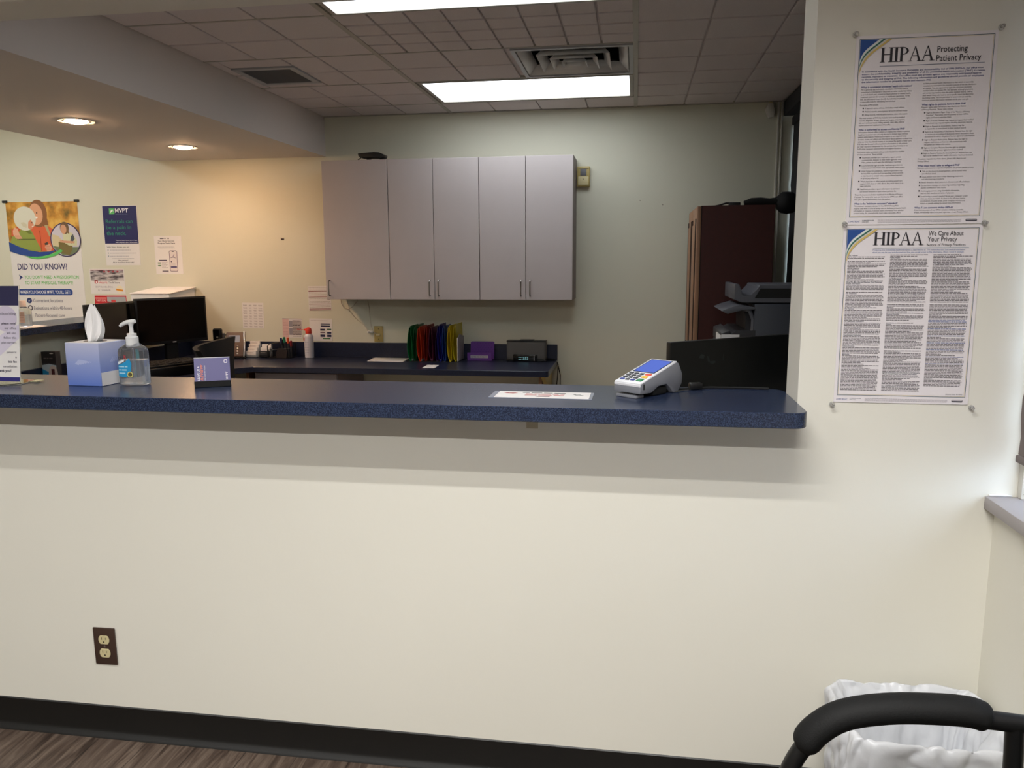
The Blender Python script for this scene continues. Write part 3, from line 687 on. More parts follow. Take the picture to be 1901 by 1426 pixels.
a.poly([(-.105, hh - .085), (-.105, hh - .105), (-.092, hh - .108), (-.078, hh - .100), (-.078, hh - .085)], 'c02a34', 3); a.disc(-.09, hh - .097, .006, 'f0e8e4', 4, n=10)
a.text('Hearts', -.07, hh - .107, .025, 'c83a44', 3, width=.07); a.text('Thrift Store', .008, hh - .107, .022, '5c4c50', 3, width=.09)
a.text('2217 Sheridan Drive', -.1, hh - .137, .018, '8c7a8c', 3, width=.14); a.text('in Tonawanda', -.08, hh - .160, .018, '8c7a8c', 3, width=.1)
a.disc(.093, hh - .148, .026, 'ece0c4', 2, n=24); a.poly([(.066, hh - .145), (.122, hh - .153), (.122, hh - .166), (.066, hh - .157)], 'e08c20', 3)
a.build('printing', t)
t, W, H = paper('poster', 'red and grey flyer half hidden behind the left monitor', -3.985, -3.720, 0.99, 1.155, 'poster')
hw, hh = W / 2, H / 2; a = Art(0.001)
a.rect(-hw + .003, hw - .003, -hh + .003, hh - .003, 'c41c28', 1)
a.rect(-hw + .01, -.035, hh - .026, hh - .018, 'f0a8a4', 2); a.text('THRIFT STORE', -hw + .014, hh - .046, .02, 'f0c0bc', 2, bold=.02, width=.08); a.rect(-hw + .01, -.035, hh - .07, hh - .062, 'f0a8a4', 2)
a.poly([(-.028, hh - .012), (hw - .008, hh - .012), (hw - .008, hh - .07), (-.028, hh - .05)], 'a4a8ac', 2); a.poly([(.005, hh - .035), (.04, hh - .035), (.045, hh - .06), (.005, hh - .06)], 'd84848', 3)
a.poly([(-.028, hh - .045), (.12, hh - .075), (.12, hh - .09), (-.028, hh - .06)], 'a01c2c', 3); a.build('printing', t)

# four desk notices on the wall
t, W, H = paper('notice_sheet', 'white wall sheet with a list in three columns left of the cabinets', -2.812, -2.648, 0.917, 1.103, 'notice', rot=.012)
hw, hh = W / 2, H / 2; a = Art(0.001)
for rr in range(9):
    for c_, (xa, xb) in enumerate(((-.075, -.045), (-.03, -.01), (.005, .03), (.042, .072))):
        for q in range(2): a.greek(xa + (q * .004), xb, hh - .018 - rr * .019 - q * .006, .002, '8a7c80' if rr else '5a4a50', 1, rr * 9 + c_ + q * 77)
a.build('printing', t)
t, W, H = paper('notice_sheet', 'wall sheet with red striped table tucked beside the leftmost cabinet', -2.303, -2.133, 1.05, 1.223, 'notice', rot=-.02)
hw, hh = W / 2, H / 2; a = Art(0.001)
for zz in (.037, .078, .128, .163, .170): a.rect(-hw + .004, hw - .003, hh - zz - .002, hh - zz + .002, '8c4038', 1)
for k in range(16): a.greek(-hw + .006, hw - .006, hh - .012 - k * .0098, .0022, '9c8a86', 1, k + 90)
a.build('printing', t)
t, W, H = paper('notice_sheet', 'pink and grey printed timetable on the wall above the pen holder', -2.508, -2.360, 0.853, 0.991, 'notice', rot=.01)
hw, hh = W / 2, H / 2; a = Art(0.001)
a.rect(-hw, -hw + .048, -hh, hh, 'dcb8b4', 1); a.rect(-hw + .05, -hw + .076, -hh + .02, hh - .016, '908a92', 1); a.rect(-hw + .076, hw - .003, -hh + .02, hh - .012, 'b4aaa8', 1); a.rect(-hw, hw, hh - .006, hh - .001, '8c8088', 2)
for k in range(11): a.greek(-hw + .078, hw - .008, hh - .02 - k * .0108, .003 if k % 3 else .005, '584c50', 2, k); a.greek(-hw + .005, -hw + .045, hh - .02 - k * .0108, .002, 'b48484', 2, k + 5)
a.rect(-hw + .05, -hw + .076, hh - .068, hh - .06, 'd8d0d0', 3); a.build('printing', t)
t, W, H = paper('notice_sheet', 'white wall sheet with dark blue and green bars behind the spray can', -2.304, -2.133, 0.832, 0.992, 'notice', rot=.01)
hw, hh = W / 2, H / 2; a = Art(0.001)
a.greek(-hw + .01, hw - .035, hh - .016, .002, 'a08c8c', 1, 3); a.rect(.0, .07, hh - .042, hh - .036, '1c1c44', 1); a.rect(.0, .07, hh - .058, hh - .049, '1c1c44', 1)
for (xa, xb, za, zb, c_) in ((-.005, .03, .086, .073, '2c2848'), (.046, .078, .081, .072, '3c5c44'), (-.005, .03, .103, .096, '5c3444'), (.046, .078, .108, .094, '26264c'), (-.005, .03, .131, .114, '26264c'), (.046, .078, .131, .114, '26264c'), (.012, .07, .146, .138, '2f6c3c')): a.rect(xa, xb, hh - za, hh - zb, c_, 1)
a.build('printing', t)

# wall outlet behind desk with white charger cable
t = thing('wall_outlet', 'almond wall outlet above the back desk with a white plug', 'outlet', (-1.789, YB, 0.886))
b = MB(); b.box(-0.033, 0.033, -0.006, 0, -0.056, 0.056, M_almond, bev=0.003); b.build('cover_plate', t)
b = MB(); b.box(-0.018, 0.014, -0.016, -0.006, -0.012, 0.004, M_ivory, bev=0.003); b.build('plug', t)
b = MB()
for zz in (.036, -.036): b.lathe([(0, 0), (0.003, 0), (0.003, 0.001), (0, .0015)], M_brownplate, c=(0, 0, 0), n=10)
b.build('screw', t, loc=(0, -.0062, .036), rot=(pi / 2, 0, 0))
b = MB(); b.lathe([(0, 0), (0.003, 0), (0.003, 0.001), (0, .0015)], M_brownplate, n=10); b.build('screw', t, loc=(0, -.0062, -.036), rot=(pi / 2, 0, 0))
M_cordw = mat('off white cord', (196, 186, 170), 0.5)
b = MB(); b.tube([(-1.80, YB - .018, .886), (-1.82, YB - .02, .90), (-1.838, YB - .012, .94), (-1.848, YB - .006, 1.0), (-1.852, YB - .006, 1.07), (-1.86, YB - .006, 1.12), (-1.88, YB - .006, 1.143)], .0022, M_cordw, n=6)
b.build('cord', t).location = (1.789, -YB, -.886)
b = MB(); b.box(-.078, -.038, -.022, -.004, .008, .022, M_white, bev=.003); b.box(-.07, -.058, -.0235, -.0215, .012, .018, M_black); b.build('charger', t)
b = MB(); b.tube([(-2.06, YB - .008, 1.148), (-2.055, YB - .01, 1.10), (-2.035, YB - .012, 1.068), (-2.005, YB - .012, 1.06), (-1.97, YB - .01, 1.08), (-1.94, YB - .008, 1.115), (-1.925, YB - .008, 1.148)], .003, M_cordw, n=6)
tag(b.build('cord_loop'), 'loop of white cord hanging below the leftmost wall cabinet', 'cord')
b = MB(); b.tube([(-2.02, YB - .004, 1.148), (-2.0, YB - .004, 1.05), (-1.95, YB - .004, .99), (-1.89, YB - .004, .945), (-1.868, YB - .006, .908)], .0016, M_cordw, n=6)
tag(b.build('cord'), 'thin pale cord slanting down the wall to the white charger', 'cord')

# ------------------------------------------------------------------ things on the back desk
Z = ZD + 0.0004
# compressed air can
t = thing('air_duster_can', 'white spray duster can with red nozzle on the back desk', 'spray can', (-2.272, 5.255, Z))
b = MB(); b.lathe([(0.029, 0), (0.032, 0.003), (0.032, 0.150), (0.030, 0.158), (0.021, 0.168), (0.019, 0.176)], mat('can paint', (206, 204, 212), .35), n=28); b.build('body', t)
a = Art(0.0325); a.rect(-.026, -.018, .125, .148, 'c03038', 0)
for k in range(5): a.greek(-.018, .012, .112 - k * .018, .0022, '8c90a8', 0, k)
a.build('label_print', t)
b = MB(); b.lathe([(0.021, 0.172), (0.022, 0.178), (0.022, 0.198), (0.017, 0.211), (0.006, 0.216), (0, 0.217)], mat('red cap', (226, 62, 40), .35), n=24); b.box(-.03, -.004, -.008, .008, .193, .206, MATS['red cap'], bev=.002); b.build('nozzle', t)
b = MB(); b.tube([(-.028, 0, .200), (-.085, 0, .203)], .0016, MATS['red cap'], n=6); b.build('straw', t)
# mesh organiser with markers
t = thing('pen_holder', 'black wire mesh desk organiser holding markers', 'pen holder', (-2.475, 5.245, Z))
M_wire = mat('black wire', (8, 8, 8), .45)
b = MB()
b.box(-.085, .085, -.045, .045, 0, .003, M_wire)
for k in range(22):
    x = -.085 + .17 * k / 21
    b.box(x - .0008, x + .0008, .0435, .045, .003, .105, M_wire); b.box(x - .0008, x + .0008, -.045, -.0435, .003, .07 if x > -.02 else .055, M_wire)
for k in range(10):
    b.box(-.085, .085, .0432, .0452, .004 + k * .011, .0048 + k * .011, M_wire)
    if k < 6: b.box(-.085, .085, -.0452, -.0432, .004 + k * .011, .0048 + k * .011, M_wire)
b.build('mesh_body', t)
b = MB(); b.tube([(-.085, -.045, 0.0), (-.085, -.045, .085), (-.075, -.03, .1), (-.01, .0, .107), (.05, .04, .108), (.085, .045, .1), (.085, .045, 0)], .0035, M_wire, n=8)
b.tube([(-.085, .045, .003), (-.085, .045, .1), (.085, .045, .108)], .003, M_wire, n=8); b.tube([(-.085, -.045, .057), (.085, -.045, .072)], .0025, M_wire, n=6); b.build('frame', t)
b = MB(); b.prism([(-.02, 0.003), (.055, 0.003), (.065, .06), (.0, .075), (-.02, .04)], 'y', -.05, -.046, mat('dark panel', (44, 36, 36), .5)); b.build('front_panel', t)
for k, (c_, nm, x, zt) in enumerate((((44, 40, 96), 'navy', .018, .140), ((40, 132, 96), 'green', .036, .146), ((226, 84, 44), 'orange', .056, .142), ((128, 36, 44), 'dark red', .072, .12), ((30, 30, 34), 'black', .0, .13))):
    tt = thing('marker', nm + ' capped marker standing in the black mesh organiser', 'marker', (-2.475 + x, 5.245, Z + .004), group='markers in the mesh organiser')
    mm = mat(nm + ' marker cap', c_, .35)
    b = MB(); b.tube([(0, 0, 0), (0, 0, zt - .04)], .007, M_dgrey, n=12); b.build('barrel', tt)
    b = MB(); b.tube([(0, 0, zt - .04), (0, 0, zt - .003), (0, 0, zt)], [.0085, .0085, .006], mm, n=12); b.build('cap', tt)
    tt.rotation_euler = (radians(6), radians(-6 + 3 * k), 0)
# card stacks
for (x, y, n_, wd, lab, dark) in ((-2.695, 5.27, 4, .075, 'stepped rows of white business cards left of pen holder, the left holder', False), (-2.60, 5.275, 3, .07, 'stepped rows of business cards touching the pen holder', True)):
    t = thing('card_holder', lab, 'card holder', (x, y, Z))
    b = MB()
    for k in range(n_): b.box(-wd / 2 - .002, wd / 2 + .002, -.055 + k * .022, -.055 + k * .022 + .002, 0, .022 + k * .02, M_acryl)
    b.box(-wd / 2 - .002, wd / 2 + .002, -.055, .04, 0, .002, M_acryl); b.build('tray', t)
    for k in range(n_):
        b = MB(); y0 = -.052 + k * .022; b.box(-wd / 2, wd / 2, y0, y0 + .018, .003, .048 + k * .021, (M_card if not (dark and k == 0) else M_dgrey), bev=.0006, seg=1); b.greekdone = 1
        o = b.build('card_stack', t)
        a = Art(-y0 - .0 + 0.0); 
        a.greek(-wd / 2 + .01, wd / 2 - .02, .034 + k * .021, .0025, '9a8a90' if not dark else 'd8d0c8', 1, k); a.build('card_print', t)
# file sorter and folders
FX0, FX1 = -1.525, -1.15
t = thing('file_sorter', 'low file sorter with white end panel holding coloured folders', 'file sorter', (-1.34, 5.14, Z))
M_sort = mat('pale grey sorter', (176, 172, 176), .5)
b = MB(); b.box(-.19, .165, .0, .19, 0, .004, M_black); b.build('base', t)
b = MB(); b.prism([(.0, .004), (.195, .004), (.195, .16), (.06, .185), (.0, .16)], 'x', .165, .170, M_sort, bev=.0005, seg=1); b.build('end_panel', t)
for k in range(5):
    b = MB(); b.box(-.15 + k * .066, -.149 + k * .066, .0, .18, .004, .02, M_sort); b.build('divider', t)
def folder(x, hgt, c_, nm, lab, lean, bulge, yd):
    tt = thing('folder', lab, 'folder', (x, 5.135 + yd, Z + .005), group='coloured plastic folders in the sorter')
    mm = mat(nm + ' folder plastic', c_, .35)
    b = MB(); n = 14; out = []
    for k in range(n + 1):
        q = k / n; out.append((-.004 - bulge * math.sin(pi * (q ** .75)) + lean * q, hgt * q))
    inn = [(p[0] + .0016, p[1] + (.0016 if i == 0 else 0)) for i, p in enumerate(out)]
    b.prism(out + list(reversed(inn)), 'y', 0, .20, mm); b.build('front_cover', tt)
    out2 = [(.004 + bulge * .25 * math.sin(pi * (k / n) ** .6) + lean * 1.1 * k / n, (hgt + .012) * k / n) for k in range(n + 1)]
    b = MB(); b.prism(out2 + list(reversed([(p[0] + .0016, p[1]) for p in out2])), 'y', .004, .205, mm); b.build('back_cover', tt)
    b = MB(); b.prism(out + list(reversed(out2)), 'y', .16, .162, mm); b.build('inner_pocket', tt)
    b = MB(); b.tube([(-.003, .002, .001), (-.003, .198, .001)], .0042, mm, n=8); b.build('spine', tt)
spec = [(-1.497, .225, (14, 120, 62), 'green', 'green plastic folder, leftmost in the sorter', -.004, .018, 0),
        (-1.472, .23, (10, 100, 52), 'dark green', 'green plastic folder, second from left in the sorter', .006, .012, .01),
        (-1.430, .22, (206, 62, 22), 'orange', 'bright orange red plastic folder in the sorter', -.008, .016, 0),
        (-1.395, .228, (150, 30, 22), 'red', 'dark red plastic folder behind the orange one in the sorter', .004, .012, .012),
        (-1.352, .216, (92, 14, 52), 'maroon', 'maroon plastic folder in the middle of the sorter', -.006, .016, .004),
        (-1.318, .235, (62, 24, 104), 'purple', 'purple plastic folder beside the navy one in the sorter', .012, .012, .02),
        (-1.290, .222, (20, 26, 140), 'royal blue', 'royal blue plastic folder in the sorter', -.010, .011, 0),
        (-1.262, .225, (24, 66, 150), 'blue', 'lighter blue plastic folder left of the yellow ones', -.008, .010, .008),
        (-1.222, .228, (226, 200, 20), 'yellow', 'yellow plastic folder, the left one of the yellow pair', -.008, .014, 0),
        (-1.188, .238, (214, 196, 40), 'pale yellow', 'yellow plastic folder, rightmost against the white end panel', -.002, .014, .006)]
for s_ in spec: folder(*s_)
# loose papers on the desk
b = MB(); b.prism([(-1.80, 5.12), (-1.545, 5.10), (-1.555, 5.30), (-1.81, 5.315)], 'z', Z, Z + .002, M_paper); tag(b.build('paper_sheet'), 'white paper lying on the back desk left of the green folders', 'paper')
b = MB(); b.prism([(-1.335, 4.825), (-1.255, 4.832), (-1.262, 4.975), (-1.34, 4.98)], 'z', Z, Z + .001, M_paper); tag(b.build('sticky_note'), 'small white note lying on the desk in front of the folders', 'note')
# purple card box
t = thing('card_box', 'purple patterned letter holder with white label strip', 'letter holder', (-1.043, 5.275, Z))
M_pur = mat('purple print', (112, 60, 158), .5)
b = MB(); b.prism([(-.085, 0), (.085, 0), (.085, .055), (-.085, .055)], 'y', -.035, -.031, M_pur, bev=.001, seg=1); b.prism([(-.082, .002), (.088, .002), (.092, .118), (.086, .125), (-.068, .125), (-.074, .118), (-.077, .03)], 'y', .036, .04, M_pur, bev=.001, seg=1); b.box(-.082, .085, -.031, .036, 0, .003, M_pur); b.build('body', t)
a = Art(.0352)
for r_ in range(2):
    for k in range(9):
        x = -.075 + k * .0185; z = .008 + r_ * .042
        a.poly([(x - .005, z + .004), (x, z), (x + .005, z + .004), (x, z + .0015)], '30104e', 0)
a.rect(-.062, .06, .018, .036, 'c8c2cc', 1); a.text('NOTES TO PATIENTS', -.058, .0225, .011, '4a4454', 2, width=.112, bold=.01); a.build('front_label', t)
a = Art(-.0358)
for r_ in range(5):
    for k in range(8): 
        x = -.066 + k * .0195 + (r_ % 2) * .008; z = .052 + r_ * .0145
        if x < .085: a.poly([(x - .0058, z + .005), (x, z), (x + .0058, z + .005), (x, z + .002)], '30104e', 0)
a.build('pattern', t)
# clock radio
t = thing('clock_radio', 'grey speaker dock with black clock display on the back desk', 'clock radio', (-0.722, 5.262, Z))
b = MB(); b.box(-.135, .135, -.02, .06, .006, .135, mat('grey speaker cloth', (104, 103, 101), .8, bump=.3, bscale=600), bev=.018, seg=4); b.build('speaker_body', t)
b = MB(); b.box(-.137, .137, -.022, .062, 0, .009, M_black, bev=.003); b.box(-.134, .134, -.018, .058, .132, .139, M_black, bev=.002); b.box(-.045, .05, -.012, .05, .139, .144, M_black, bev=.002); b.build('base_and_lid', t)
b = MB(); b.box(-.086, .078, -.034, -.0195, .0, .048, M_gloss, bev=.003); b.build('display_panel', t)
a = Art(.0342); a.text('2:52', -.022, .014, .026, M_digit, 0, bold=.02, width=.038); a.greek(-.05, -.028, .027, .004, M_digit, 0, 1); a.greek(-.05, -.03, .013, .004, M_digit, 0, 2); a.rect(.055, .059, .006, .042, M_lgrey, 0); a.build('clock_digits', t)
b = MB(); b.tube([(.13, .045, .01), (.19, .06, .004), (.206, .063, -.02), (.225, .06, -.10), (.222, .06, -.3), (.22, .06, -.65)], .003, M_blackm, n=6); b.tube([(.13, .05, .014), (.192, .07, .004), (.21, .065, -.03), (.205, .06, -.12), (.19, .06, -.3), (.18, .06, -.65)], .003, M_blackm, n=6); b.build('power_cord', t)

# telephone
t = thing('desk_phone', 'brown and silver desk phone with lit display left of the cards', 'telephone', (-2.80, 5.16, Z), rz=radians(14))
R = Matrix.Rotation(radians(-20), 4, 'X')
b = MB(); b.box(-.055, .075, -.012, .012, .01, .19, mat('brown phone shell', (96, 74, 62), .4), bev=.008, seg=3, rot=R); b.build('phone_body', t)
b = MB(); b.box(.068, .079, -.016, .013, .006, .194, M_chrome, bev=.004, seg=2, rot=R); b.build('side_trim', t)
b = MB(); b.box(-.035, .042, -.0145, -.0115, .115, .165, M_lcdw, bev=.002, rot=R); b.build('display', t)
for r_ in range(4):
    for c_ in range(3):
        b = MB(); x = -.03 + c_ * .026; z = .026 + r_ * .019; b.box(x, x + .013, -.0155, -.011, z, z + .009, M_chrome, bev=.002, rot=R); b.build('key', t)
b = MB(); b.box(-.05, .07, .0, .1, 0, .02, M_black, bev=.004); b.prism([(.02, .02), (.085, .02), (.085, .1)], 'x', -.03, .05, M_black); b.build('stand', t)
b = MB(); b.tube([(-.03 + .03 * k / 4, -.03 + .012 * sin(k * 2.2), .008 + .006 * cos(k * 2.2)) for k in range(17)], .005, M_black, n=6); b.build('coiled_cord', t)
t = thing('cordless_handset', 'glossy black handset standing upright in its cradle beside the desk phone', 'telephone', (-2.885, 5.12, Z), rz=.2)
b = MB(); b.box(-.032, .032, -.018, .016, .03, .215, M_gloss, bev=.012, seg=4); b.build('handset', t)
b = MB(); b.box(-.04, .046, -.03, .04, 0, .05, M_black, bev=.01, seg=3); b.box(.026, .044, -.005, .03, .05, .18, M_dgrey, bev=.006); b.build('cradle', t)
b = MB()
for k in range(4): b.box(-.008, .008, -.0205, -.017, .09 + k * .02, .1 + k * .02, M_chrome, bev=.002)
b.build('button', t)

# monitors on the left
def monitor(name_label, p0, p1, z0, z1, base_z, back=False, mirror=False):
    """p0->p1 lower edge left to right as seen from the viewer"""
    c = ((p0[0] + p1[0]) / 2, (p0[1] + p1[1]) / 2); dx, dy = p1[0] - p0[0], p1[1] - p0[1]; L = math.hypot(dx, dy); rz = math.atan2(dy, dx)
    t = thing('monitor', name_label, 'monitor', (c[0], c[1], base_z), rz=rz); h0, h1 = z0 - base_z, z1 - base_z
    b = MB(); b.box(-L / 2, L / 2, 0, .022, h0, h1, M_black, bev=.003); b.box(-L * .3, L * .3, .02, .05, h0 + .03, h1 - .16, M_black, bev=.01); b.build('housing', t)
    if not back:
        b = MB(); b.box(-L / 2 + .012, L / 2 - .012, -.0015, .0, h0 + .02, h1 - .012, M_gloss); b.build('screen', t)
        b = MB(); b.box(-.012, .012, -.002, -.0002, h0 + .006, h0 + .012, M_lgrey); b.build('maker_badge', t)
    b = MB(); b.prism([(.02, h0 + .1), (.05, h0 + .1), (.06, 0.01), (.03, 0.01)], 'x', -.04, .04, M_black); b.build('stand_neck', t)
    b = MB(); b.lathe([(0.0, 0.0), (.12, 0.0), (.12, .006), (.09, .012), (0, .013)], M_black, c=(0, .03, 0), n=32, sy=.75); b.build('stand_base', t)
    return t
monitor('black widescreen monitor angled in the desk corner', (-3.067, 4.485), (-2.847, 4.924), .875, 1.171, Z)
monitor('black monitor parallel to the half wall, left of the corner monitor', (-3.10, 4.08), (-3.10, 4.545), .882, 1.157, Z)
# cable behind monitor
b = MB(); b.tube([(-3.02, 5.28, .73), (-2.97, 5.29, .86), (-2.90, 5.30, .88), (-2.83, 5.305, .84), (-2.82, 5.31, .74)], .005, M_black, n=8); tag(b.build('cable'), 'thick black cable arching between corner monitor and handset', 'cable')

# white sloping box on the ledge behind the monitors
t = thing('document_tray', 'white box with sloping flat top on the ledge behind the monitors', 'box', (-3.33, 5.17, 1.0583))
b = MB(); b.prism([(-.16, 0), (.165, 0), (.165, .150), (-.16, .118)], 'x', -.125, .165, M_white, bev=.002, seg=1); b.build('body', t)
b = MB(); b.prism([(-.165, .119), (.170, .152), (.170, .160), (-.165, .127)], 'x', -.128, .175, M_card, bev=.002, seg=1); b.build('lid', t)

# keyboard tray, keyboard, tape etc
t = thing('desk_riser', 'low black box shaped riser under the keyboard', 'riser', (-2.82, 4.33, Z), rz=radians(62))
b = MB(); b.box(-.26, .24, -.10, .10, 0, .058, M_black, bev=.006); b.build('body', t)
t = thing('keyboard', 'black computer keyboard lying on the black riser', 'keyboard', (-2.82, 4.33, Z + .0585), rz=radians(62))
b = MB(); b.prism([(-.085, 0), (.08, 0), (.08, .022), (-.085, .012)], 'x', -.225, .225, M_black, bev=.003); b.build('case', t)
b = MB()
for r_ in range(5):
    for c_ in range(15):
        x = -.212 + c_ * .0285; y = -.07 + r_ * .028; z = .013 + (y + .085) * .06; b.box(x, x + .023, y, y + .022, z, z + .006, M_blackm, bev=.002, seg=1)
b.build('keys', t)
t = thing('brush', 'cream handled brush lying above the keyboard', 'brush', (-2.93, 4.40, Z + .0), rz=radians(70))
b = MB(); b.box(-.06, .03, -.015, .015, .02, .05, mat('cream bristle', (222, 196, 128), .6), bev=.008, seg=3); b.build('head', t)
b = MB(); b.tube([(.03, 0, .038), (.12, 0, .035)], [.008, .005], mat('tan handle', (170, 150, 110), .5), n=8); b.build('handle', t)
b = MB(); b.box(-.06, .06, -.02, .02, 0, .0195, M_black); b.build('rest', t)
t = thing('cup', 'small teal box behind the pump bottle', 'box', (-2.92, 4.03, Z))
b = MB(); b.prism([(-.03, 0), (.03, 0), (.034, .11), (-.034, .11)], 'y', -.03, .03, mat('teal plastic', (42, 150, 165), .4), bev=.003); b.build('body', t)
b = MB(); b.box(-.036, .036, -.032, .032, .1102, .116, mat('teal lid', (60, 160, 172), .4), bev=.002); b.build('lid', t)

# small product box left of the tissue box, on the left desk
t = thing('product_box', 'black and blue retail box on the left desk behind the counter', 'box', (-3.17, 3.86, Z))
b = MB(); b.box(-.043, .043, -.02, .02, 0, .195, M_dgrey, bev=.001, seg=1); b.build('carton', t)
a = Art(.0202); a.rect(-.043, .043, .13, .195, '1c1214', 0); a.greek(-.03, .03, .155, .006, '6a5a5a', 1, 4); a.poly([(-.043, .0), (.043, .0), (.043, .12), (.0, .128), (-.043, .12)], 'b8c8d0', 0); a.poly([(-.043, 0), (.02, 0), (.0, .08), (-.043, .1)], '2c94c4', 1); a.disc(.022, .07, .028, 'c8b8b0', 2, n=20, rz=.05); a.rect(.012, .032, .05, .1, '4c1c20', 3); a.disc(.02, .186, .012, 'd8d0c8', 2, n=12, rz=.003); a.build('printing', t)

# pump sanitizer on the ledge
def wrap(o, w_, d_):
    """bend a flat label round the bottle's rounded-rectangle section"""
    t_ = bmesh.new(); t_.from_mesh(o.data); bmesh.ops.triangulate(t_, faces=t_.faces); bmesh.ops.subdivide_edges(t_, edges=t_.edges, cuts=3, use_grid_fill=True)
    for v in t_.verts:
        q = min(.985, abs(v.co.x) / (w_ * .4985)); r_ = d_ * .5 * (1 - q ** 3.2) ** (1 / 3.2); v.co.y = -(r_ + .0004 + max(0, -v.co.y - .0265) * .8)
    t_.to_mesh(o.data); t_.free()
def bottle(loc, w_, d_, h_, label, pump, labelside=True, rz=0.0):
    t = thing('sanitizer_bottle', label, 'bottle', loc, rz=rz)
    hb = h_
    prof = [(.0, 0.0), (.42, 0.0), (.49, .02), (.5, .06), (.485, .80), (.46, .86), (.40, .90), (.22, .985), (.2, 1.0)]
    b = MB(); b.lathe([(r * w_, z * hb) for r, z in prof], M_pet, n=40, sx=1.0, sy=d_ / w_, sq=3.2); b.build('body', t)
    b = MB(); b.lathe([(0, .006), (.455 * w_, .006), (.465 * w_, .03 * hb), (.465 * w_, .60 * hb), (0, .602 * hb)], M_gel, n=40, sy=d_ / w_, sq=3.2); b.build('gel', t)
    return t
t = bottle((-3.255, 3.79, 1.0583), .088, .05, .105, 'clear sanitizer bottle with white flip cap on the far ledge', False)
b = MB(); b.lathe([(.017, 0), (.019, .002), (.018, .03), (.016, .033), (0, .033)], mat('milky cap', (226, 208, 200), .4), c=(0, 0, .104), n=24); b.build('cap', t)
a = Art(.026); a.rect(-.03, -.008, .02, .08, 'b8c0c8', 0); a.rect(-.006, .03, .02, .08, 'd8b8a8', 0)
for k in range(5): a.greek(-.004, .028, .03 + k * .009, .002, 'a87868', 1, k)
a.build('label', t)
b = MB(); b.prism([(-3.36, 3.72), (-3.16, 3.70), (-3.15, 3.83), (-3.35, 3.9)], 'z', 1.0582, 1.0587, M_paper); tag(b.build('paper_sheet'), 'white paper under the capped bottle on the ledge', 'paper')
t.location.z = 1.0590

# desk chair behind the counter
t = thing('office_chair', 'black office chair with curved back pulled up to the back desk', 'office chair', (-2.50, 4.35, 0), rz=radians(94))
b = MB(); n = 16; V = []; Fq = []
def cb(u, v, off): # curved shell of the backrest
    x = (-.225 + .45 * u) * (.58 + .42 * v ** 3) + (.02 * u * v * v); edge = abs(u - .5) * 2
    y = -.06 + .10 * edge ** 2 + off - .05 * (v - .5)
    z = .50 + (.395 + .02 * u + .02 * u ** 4) * v + (0.0 if v < 1 else 0)
    return (x, -y, z)
for off in (0.0, .03):
    for j in range(n + 1):
        for i in range(n + 1): V.append(cb(i / n, j / n, off))
N = (n + 1) ** 2
for j in range(n):
    for i in range(n):
        q = j * (n + 1) + i; Fq.append((q, q + 1, q + n + 2, q + n + 1)); Fq.append((N + q, N + q + n + 1, N + q + n + 2, N + q + 1))
for i in range(n):
    Fq.append((i, N + i, N + i + 1, i + 1)); q = n * (n + 1) + i; Fq.append((q, q + 1, N + q + 1, N + q))
    q = i * (n + 1); Fq.append((q, q + n + 1, N + q + n + 1, N + q)); q += n; Fq.append((q, N + q, N + q + n + 1, q + n + 1))
b.faces(V, Fq, M_mesh); b.build('backrest', t)
b = MB(); b.box(-.24, .24, -.02, .42, .43, .50, M_mesh, bev=.025, seg=3); b.build('seat', t)
for sx in (-1, 1):
    b = MB(); b.tube([(sx * .24, .12, .44), (sx * .285, .12, .46), (sx * .285, .10, .64)], .014, M_black, n=8); b.box(sx * .285 - .03, sx * .285 + .03, .0, .24, .64, .665, M_black, bev=.01); b.build('armrest', t)
b = MB(); b.tube([(0, .2, .43), (0, .2, .12)], .03, M_black, n=14); b.build('gas_column', t)
for k in range(5):
    an = 2 * pi * k / 5 + .3; b = MB(); b.tube([(0, .2, .11), (.28 * cos(an), .2 + .28 * sin(an), .07)], [.025, .016], M_black, n=8); l_ = b.build('base_leg', t)
    b = MB(); b.lathe([(0, 0), (.024, .003), (.03, .03), (.024, .055), (0, .058)], M_black, c=(.28 * cos(an), .2 + .28 * sin(an), 0), n=14); b.build('caster', l_)
b = MB(); b.tube([(0, .3, .44), (0, -.0, .42), (0, .03, .56)], .018, M_black, n=8); b.build('back_bracket', t)

# ------------------------------------------------------------------ right side of the office
t = thing('storage_cabinet', 'tall mahogany storage cabinet with panelled doors on its left side', 'cabinet', (0.345, 4.50, 0))
b = MB(); b.box(.006, .392, 0, .70, 0, 1.687, M_mahog, bev=.002, seg=1); b.build('body', t)
for k in range(2):
    y0 = .004 + k * .348
    d = MB(); d.box(-.018, .004, y0, y0 + .344, .03, 1.684, M_oakdoor, bev=.003); d = d.build('door', t)
    for (zz0, zz1) in ((.10, .78), (.86, 1.62)):
        p = MB()
        p.box(-.0245, -.0185, y0 + .045, y0 + .055, zz0, zz1, M_brownplate); p.box(-.0245, -.0185, y0 + .289, y0 + .299, zz0, zz1, M_brownplate)
        p.box(-.024, -.0185, y0 + .07, y0 + .274, zz0 + .03, zz1 - .03, M_oakdoor, bev=.003); p.build('door_panel', d)
b = MB(); b.box(.004, .0065, -.001, .70, .0, 1.687, M_blackm); b.build('door_gap', t)
